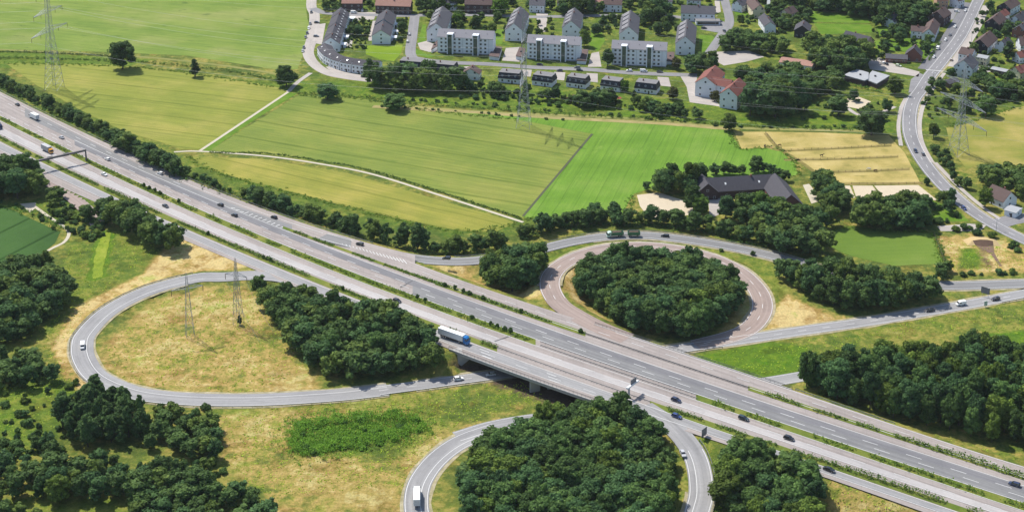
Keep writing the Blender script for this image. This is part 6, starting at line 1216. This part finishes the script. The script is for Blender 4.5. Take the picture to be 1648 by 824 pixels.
hw(168, 282.5, 'sedan', 'white', 'white car on the near carriageway just past the gantry shadow'); hw(266.6, 333.5, 'sedan', 'dark', 'dark car on the near carriageway beside the small grove'); hw(639.4, 486, 'estate', 'black', 'black car on the near carriageway beside the wedge wood'); hw(1088, 645.5, 'hatch', 'navy', 'navy car on the near carriageway just after the bridge'); hw(1089, 671.6, 'hatch', 'blue', 'blue car on the near collector road after the bridge'); hw(1196.7, 675, 'estate', 'teal', 'dark teal car on the near carriageway above the lower right wood'); hw(1269.5, 707, 'hatch', 'black', 'black car on the near carriageway below the planted median, bottom right'); hw(1334.4, 757.5, 'sedan', 'black', 'black convertible like car on the near collector road, bottom right')
put((1099, 732), (1107, 748), 'sedan', 'silver', 'silver car going down the lower loop ramp', 5.6); put((133, 559), (132, 575), 'van', 'white', 'white van coming round the left loop ramp', .2); put((738, 611.5), (760, 608.5), 'hatch', 'white', 'white car on the crossing road just before the bridge'); put((790, 604.5), (770, 607), 'hatch', 'silver', 'silver car coming out of the dark under the bridge')
put((1496, 501), (1470, 505), 'sedan', 'dark', 'dark car on the crossing road ahead of the white van'); put((1546, 491), (1520, 496), 'van', 'white', 'white van on the crossing road near the road sign'); put((1602, 483), (1575, 488), 'estate', 'black', 'black car on the crossing road behind the white van'); put((1070, 382), (1050, 380.5), 'estate', 'black', 'black car following the tipper truck on the curved exit ramp')
put((1473.5, 245), (1482, 258), 'estate', 'navy', 'dark blue car on the curved main street, left of two'); put((1485.5, 249.5), (1479, 237), 'hatch', 'grey', 'grey and white car on the curved main street, right of two')
SP = 'cars parked in the village'
for x, y, tx, ty, st, cl, lab in ((1536.8, 45, 1529, 57, 'hatch', 'white', 'white car parked on the main street opposite the dark brick house'), (1528.7, 58, 1521, 69, 'sedan', 'grey', 'grey car parked on the main street between two white cars'), (1521.4, 66, 1514, 77, 'estate', 'white', 'white car parked beside the pointed white house'), (1509, 80, 1502, 90, 'van', 'white', 'white van parked on the main street beside the garden hedge'), (1503, 93.5, 1496, 103, 'hatch', 'white', 'white car parked in front of the white van near the crossing'), (1531, 98, 1540, 85, 'hatch', 'beige', 'beige car on the main street by the tall white gable'), (1553.7, 19, 1546, 30, 'estate', 'white', 'white car on the main street near the top edge'), (1539.5, 20, 1548, 21, 'hatch', 'white', 'white car in the forecourt next to the dark brick house'), (1587.6, 9, 1580, 20, 'hatch', 'black', 'black car on the main street at the top edge'), (1551, 337, 1558, 343, 'hatch', 'blue', 'blue car partly hidden under the street tree at the bend'),
    (501, 21.5, 499, 30, 'estate', 'dark', 'dark car at the top left street junction'), (499.4, 40, 499, 48, 'hatch', 'grey', 'grey car parked by the pasture, uppermost of the upper row'), (497, 47, 496.5, 55, 'hatch', 'white', 'white car parked by the pasture in the upper row'), (494.5, 55, 494, 63, 'hatch', 'dark', 'dark car parked by the pasture below the white one'), (492, 61.5, 491.5, 70, 'hatch', 'grey', 'grey car parked by the pasture, lowest of the upper row'), (489, 78.5, 488, 88, 'estate', 'dark', 'dark car parked by the pasture, upper of the lower pair'), (487.3, 84, 486, 92, 'hatch', 'silver', 'silver car parked by the pasture, lower of the lower pair'), (569.6, 22, 580, 22, 'van', 'white', 'white camper van on the pale yard behind the crescent'), (583, 19, 583, 27, 'hatch', 'white', 'white car beside the camper van behind the crescent'), (659, 57, 661, 46, 'hatch', 'white', 'white car parked on the side street, upper of two'), (656, 68.5, 658, 58, 'hatch', 'white', 'white car parked on the side street, lower of two'), (585.7, 125, 596, 126, 'hatch', 'black', 'black car at the lower end of the curved terrace'),
    (868.7, 105.5, 880, 106, 'sedan', 'black', 'black car in front of the second apartment block'), (928.8, 110.3, 918, 110, 'estate', 'grey', 'grey car on the street right of the second apartment block'), (932.8, 114.5, 945, 115, 'sedan', 'dark', 'dark car on the street just below the grey one'), (900.5, 115.5, 890, 115, 'hatch', 'dark', 'dark car on the street above the third mansard house'), (1012.7, 115.5, 1002, 115, 'hatch', 'white', 'white car on the street at the foot of the feathery tree'), (1036, 116.5, 1047, 117, 'van', 'white', 'cream coloured van in front of the third apartment block'), (1062, 117.5, 1073, 118, 'sedan', 'black', 'black car in front of the third apartment block right end'), (1420.7, 103, 1413, 99, 'hatch', 'white', 'white car on the brick forecourt beside the low garage wing'), (1426, 104.5, 1418, 100, 'sedan', 'dark', 'dark car on the brick forecourt beside the white one'), (1446, 107.5, 1456, 110, 'estate', 'lime', 'pale green car in front of the corner brick house'), (509, 60, 518, 60, 'hatch', 'grey', 'grey car in a bay in front of the straight terrace, middle'), (510, 38, 519, 38, 'hatch', 'black', 'black car in a bay in front of the straight terrace, upper'), (1166, 52, 1176, 60, 'hatch', 'dark', 'dark car at the corner of the grey parking yard'), (1133, 47, 1142, 47, 'hatch', 'dark', 'dark car in front of the low shop annexe')):
    put((x, y), (tx, ty), st, cl, lab, 0, SP)
SEMI_W = plain('white_tarpaulin', (.70, .72, .70), .5, .06); BLUEC = plain('blue_cab_paint', (.02, .16, .42), .35); WHITEC = plain('white_cab_paint', (.72, .72, .72), .35); ORC = plain('orange_cab_paint', (.75, .34, .03), .4)
def put_truck(o, px, to, z, label):
    a, b = P(*px, z), P(*to, z); o.location = (a.x, a.y, z + .16); o.rotation_euler = (0, 0, math.atan2(b.y - a.y, b.x - a.x)); return tag(o, label, 'truck')
put_truck(make_semi(SEMI_W, BLUEC), (731.5, 547.5), (751, 554.3), 6.4, 'white articulated truck with blue cab on the bridge approach')
put_truck(make_box_truck(SEMI_W, WHITEC, 9.5, 3.6), (671, 803), (671.5, 770), 0.05, 'white box truck on the lower loop ramp at the bottom edge')
put_truck(make_box_truck(SEMI_W, WHITEC, 7.6, 3.7), (55, 192), (35, 182), .4, 'white box truck on the far carriageway left')
put_truck(make_box_truck(plain('grey_tarpaulin', (.36, .36, .37), .5), ORC, 8.6, 3.8), (77, 245), (97, 254.5), .5, 'grey box truck with orange cab passing under the gantry')
put_truck(make_box_truck(plain('grey_tarpaulin', (.36, .36, .37), .5), plain('dark_blue_cab', (.02, .04, .10), .4), 8.6, 3.8), (-4, 206), (16, 216), .4, 'dark blue cab of a truck entering at the left edge')
_t, _r = make_tipper(); put_truck(_t, (989, 381.5), (970, 383), .5, 'green tipper truck with brown load on the curved exit ramp'); put_truck(_r, (1020, 381), (1000, 381.2), .4, 'green tipper trailer coupled behind the green tipper truck'); _r['category'] = 'trailer'; _r.name = 'tipper_trailer'

# ------------------------------------------------------------------ gantry, signs, lamps
ga, gb = P(58, 278, .5), P(139, 259.5, .5); gd = (gb - ga); gl = gd.length
gan = empty('sign_gantry', ga, math.atan2(gd.y, gd.x), 'brown portal gantry spanning the near carriageway at the upper left', 'gantry')
q = MB(); q.box(-.3, gl + .3, -.55, .55, 6.2, 7.3); q.build('beam', RUST, gan)
for x in (0, gl): q = MB(); q.frus((x - .45, x + .45, -.55, .55, -.3), (x - .28, x + .28, -.4, .4, 6.2)); q.build('leg', RUST, gan)
for x in (gl * .3, gl * .62): q = MB(); q.box(x - 1.6, x + 1.6, .6, .75, 5.6, 7.6); q.build('sign_panel', plain('sign_back_grey', (.16, .165, .17), .5), gan)
def sign(px, z, w_, h_, hgt, rz, label, backm, frontm=None, posts=2):
    b = P(*px, z); o = empty('road_sign', (b.x, b.y, z), rz, label, 'road sign')
    for k in range(posts):
        x = (k / (posts - 1) - .5) * w_ * .7 if posts > 1 else 0; q = MB(); q.cyl((x, .15, (hgt + h_) / 2 - .5), .09, hgt + h_ + 1, 'Z', 8); q.build('post', STEEL, o)
    q = MB(); q.box(-w_ / 2, w_ / 2, -.03, .03, hgt, hgt + h_); q.build('panel', backm, o)
    if frontm: q = MB(); q.box(-w_ / 2 + .1, w_ / 2 - .1, -.06, -.032, hgt + .1, hgt + h_ - .1); q.build('face', frontm, o)
    return o
SB = plain('sign_back_grey', (.16, .165, .17), .5)
sign((1133, 707), 5.4, 3.6, 3.4, 1.6, R(50), 'large grey sign seen from behind at the nose of the lower loop ramp', SB); sign((1585, 478), 0, 4.2, 3.2, 1.8, R(-38), 'large road sign on two posts between right slip road and crossing road', SB); sign((1586, 494), 0, 1.6, 2.4, .6, R(10), 'small pale road sign on the meadow side of the crossing road', plain('pale_sign', (.42, .5, .46), .5), None, 1)
b = P(1012, 640, 6.4); o = empty('cantilever_sign', b, R(52), 'white cantilever sign arm with dark panel on the bridge above the lower wood', 'road sign'); q = MB(); q.box(-.3, .3, -.3, .3, -.2, 5.0); q.build('post', STEEL, o); q = MB(); q.box(-1.5, 6.5, -.45, .45, 4.6, 5.3); q.build('arm', plain('white_steel', (.66, .67, .66), .5), o); q = MB(); q.box(1.2, 5.2, -.1, .1, 5.3, 7.4); q.build('panel', SB, o)
def lamp(px, label, h=9.0):
    b = P(*px); o = empty('street_lamp', b, random.uniform(0, 3), label, 'street lamp'); q = MB(); q.bar((0, 0, -.2), (0, 0, h), .11, n=6); q.bar((0, 0, h), (1.4, 0, h + .3), .07); q.build('pole', STEEL, o); q = MB(); q.box(1.1, 2.0, -.15, .15, h + .22, h + .4); q.build('lamp_head', PLWHITE, o)
lamp((1501, 140), 'street lamp on the pavement by the street crossing'); lamp((1563, 72), 'street lamp on the main street by the brown roofed house'); lamp((1603, 372), 'dark lamp post at the road junction before the cottage', 6); lamp((1151, 44), 'street lamp on the grey parking yard', 8); lamp((7, 450), 'small white mast at the corner of the dark green crop', 6); lamp((1444, 193), 'street lamp beside the footbridge', 8)
# fences of the paddocks
def fence(line, label, step=4.0, h=1.25):
    p = resample(np.array([P(x, y) for x, y in line]), step); c = Vector(p[0]); o = empty('paddock_fence', c, 0, label, 'fence', 'paddock fences'); q = MB()
    for z in (.6, 1.1):
        for a, b in zip(p, p[1:]): q.bar(Vector(a) - c + Vector((0, 0, z)), Vector(b) - c + Vector((0, 0, z)), .05)
    q.build('rail', WOOD, o); q = MB()
    for a in p: a = Vector(a) - c; q.box(a.x - .08, a.x + .08, a.y - .08, a.y + .08, -.2, h)
    po = q.build('post', WOOD, o); po['kind'] = 'stuff'
fence([(1232, 236), (1262, 243), (1340, 240), (1434, 235)], 'upper wooden fence across the dry paddocks'); fence([(1262, 258), (1340, 257), (1445, 253)], 'middle wooden fence across the dry paddocks'); fence([(1326, 278), (1400, 276), (1463, 273)], 'lower wooden fence across the dry paddocks'); fence([(1370, 297), (1430, 297), (1484, 296)], 'wooden fence between dry paddock and sandy riding yards'); fence([(1503, 378), (1512, 400), (1520, 422)], 'fence between lush meadow and dug out slope'); fence([(1232, 215), (1250, 236)], 'short fence at the upper left corner of the dry paddocks')
hole = P(1586, 398); o = empty('dug_out_slope', hole, 0, 'dark dug out hollow in the dry slope below the main street', 'hollow'); q = MB(); g = random.Random(3)
q.add([(-4.5, 2.2, .1), (-1.5, .8, .11), (1.5, .9, .11), (4.6, 1.6, .1), (5.0, 4.5, 1.5), (2.0, 4.9, 1.9), (-1.5, 5.0, 2.0), (-5.2, 5.0, 1.4)], [(0, 1, 6, 7), (1, 2, 5, 6), (2, 3, 4, 5)]); q.build('cut_face', plain('bare_brown_soil', (.10, .06, .04), .95, .3, .8), o)
q = MB(); q.add([(-5.2, 5.0, 1.4), (-1.5, 5.0, 2.0), (2.0, 4.9, 1.9), (5.0, 4.5, 1.5), (8, 10, .0), (2, 13, .0), (-3, 13, .0), (-9, 9, .0), (-8.5, 2, 0), (8.5, .5, 0), (-4.5, 2.2, .1), (4.6, 1.6, .1)], [(0, 1, 6, 7), (1, 2, 5, 6), (2, 3, 4, 5), (0, 7, 8), (3, 9, 4), (0, 8, 10), (3, 11, 9)]); q.build('bank', plain('dry_bank_grass', (.42, .31, .15), .95, .2, .6), o)
q = MB(); q.add([(-4.5, 2.2, .09), (-1.5, .8, .095), (1.5, .9, .095), (4.6, 1.6, .09), (2.4, -7, .09), (1.6, -22, .09), (.4, -22, .09), (.2, -8, .09)], [(0, 7, 4, 3, 2, 1), (7, 6, 5, 4)]); q.build('bare_soil_and_shade', plain('pale_soil_and_shade', (.15, .095, .065), .95, .3, .8), o)  # flat sheet: bare soil streak, with the hollow's shadow put in as colour
# parasol, greenhouse-like red shed
o = empty('parasol', P(995, 163), 0, 'red parasol in the garden below the half hidden mansard house', 'parasol'); q = MB(); q.bar((0, 0, 0), (0, 0, 2.5), .05); q.build('pole', STEEL, o); q = MB(); n = 8; q.add([(0, 0, 3.0)] + [(2.2 * math.cos(2 * math.pi * i / n), 2.2 * math.sin(2 * math.pi * i / n), 2.2) for i in range(n)] + [(0, 0, 2.9)] + [(2.2 * math.cos(2 * math.pi * i / n), 2.2 * math.sin(2 * math.pi * i / n), 2.15) for i in range(n)], [(0, 1 + i, 1 + (i + 1) % n) for i in range(n)] + [(n + 1, n + 2 + (i + 1) % n, n + 2 + i) for i in range(n)]); q.build('canopy', plain('red_fabric', (.32, .05, .06), .8), o)
H_('small garden shed with dark red roof in the flowering garden', (918, 156), (923, 153.5), 5, 2.2, 1.2, WOOD, R_RED, 'garden_shed', (1, 1), (1, 1), 'shed', False)
# ------------------------------------------------------------------ horses
def horse(px, rz, col, label, grazing=True):
    b = P(*px); V_ = [(0, 0, 1.12), (.55, 0, 1.16), (-.55, 0, 1.18), (.85, 0, 1.28)]; E_ = [(0, 1), (0, 2), (1, 3)]; Rr = [(.30, .33), (.29, .33), (.30, .33), (.2, .26)]
    def chain(i, pts):
        for (x, y, z, r) in pts: V_.append((x, y, z)); Rr.append((r, r)); E_.append((i, len(V_) - 1)); i = len(V_) - 1
        return i
    if grazing: chain(3, [(1.15, 0, 1.05, .15), (1.4, 0, .70, .12), (1.5, 0, .45, .13), (1.62, 0, .15, .08)])
    else: chain(3, [(1.1, 0, 1.6, .16), (1.3, 0, 1.85, .13), (1.5, 0, 1.78, .12), (1.75, 0, 1.55, .08)])
    for s in (-1, 1):
        chain(1, [(.62, s * .2, .85, .13), (.62, s * .2, .5, .075), (.60, s * .2, .25, .055), (.64, s * .2, .04, .075)]); chain(2, [(-.62, s * .2, .9, .17), (-.55, s * .2, .62, .10), (-.75, s * .2, .48, .07), (-.70, s * .2, .22, .055), (-.68, s * .2, .04, .075)])
    chain(2, [(-.9, 0, 1.25, .08), (-1.05, 0, .95, .09), (-1.05, 0, .6, .06)])
    me = bpy.data.meshes.new('horse'); me.from_pydata(V_, E_, []); me.materials.append(plain('horse_coat_' + col, {'dark': (.035, .02, .014), 'white': (.6, .57, .52), 'brown': (.09, .045, .025)}[col], .7)); o = bpy.data.objects.new('horse', me); COL.objects.link(o); o.location = b + Vector((0, 0, .07)); o.rotation_euler = (0, 0, rz)
    o.modifiers.new('skin', 'SKIN')
    for d, r in zip(me.skin_vertices[0].data, Rr): d.radius = r
    me.skin_vertices[0].data[0].use_root = True
    sb = o.modifiers.new('sub', 'SUBSURF'); sb.levels = 1; sb.render_levels = 1; tag(o, label, 'horse', None)
horse((1322, 252.5), .1, 'dark', 'dark horse standing alone in the middle of the dry paddocks', False); horse((1398.6, 274), 2.9, 'white', 'white horse grazing in the lower dry paddock'); horse((1408.5, 277), .2, 'brown', 'brown horse grazing right beside the white one'); horse((1230.6, 237), 1.2, 'dark', 'dark horse at the upper left paddock corner, left of two'); horse((1254, 236), .4, 'brown', 'brown horse at the upper left paddock corner, right of two')
for o in list(CARS.values()):
    pass

# ------------------------------------------------------------------ summer haze
hb = MB(); hb.box(-1500, 1500, -200, 2600, -2.0, 345.0)
hm = bpy.data.materials.new('haze_air'); hm.use_nodes = True; ht = hm.node_tree; ht.nodes.clear(); ho = ht.nodes.new('ShaderNodeOutputMaterial'); hv = ht.nodes.new('ShaderNodeVolumePrincipled')
hv.inputs['Color'].default_value = (0.85, 0.92, 1.0, 1); hv.inputs['Density'].default_value = HAZE; ht.links.new(hv.outputs[0], ho.inputs['Volume'])
hz_ = hb.build('haze', hm); hz_['kind'] = 'stuff'
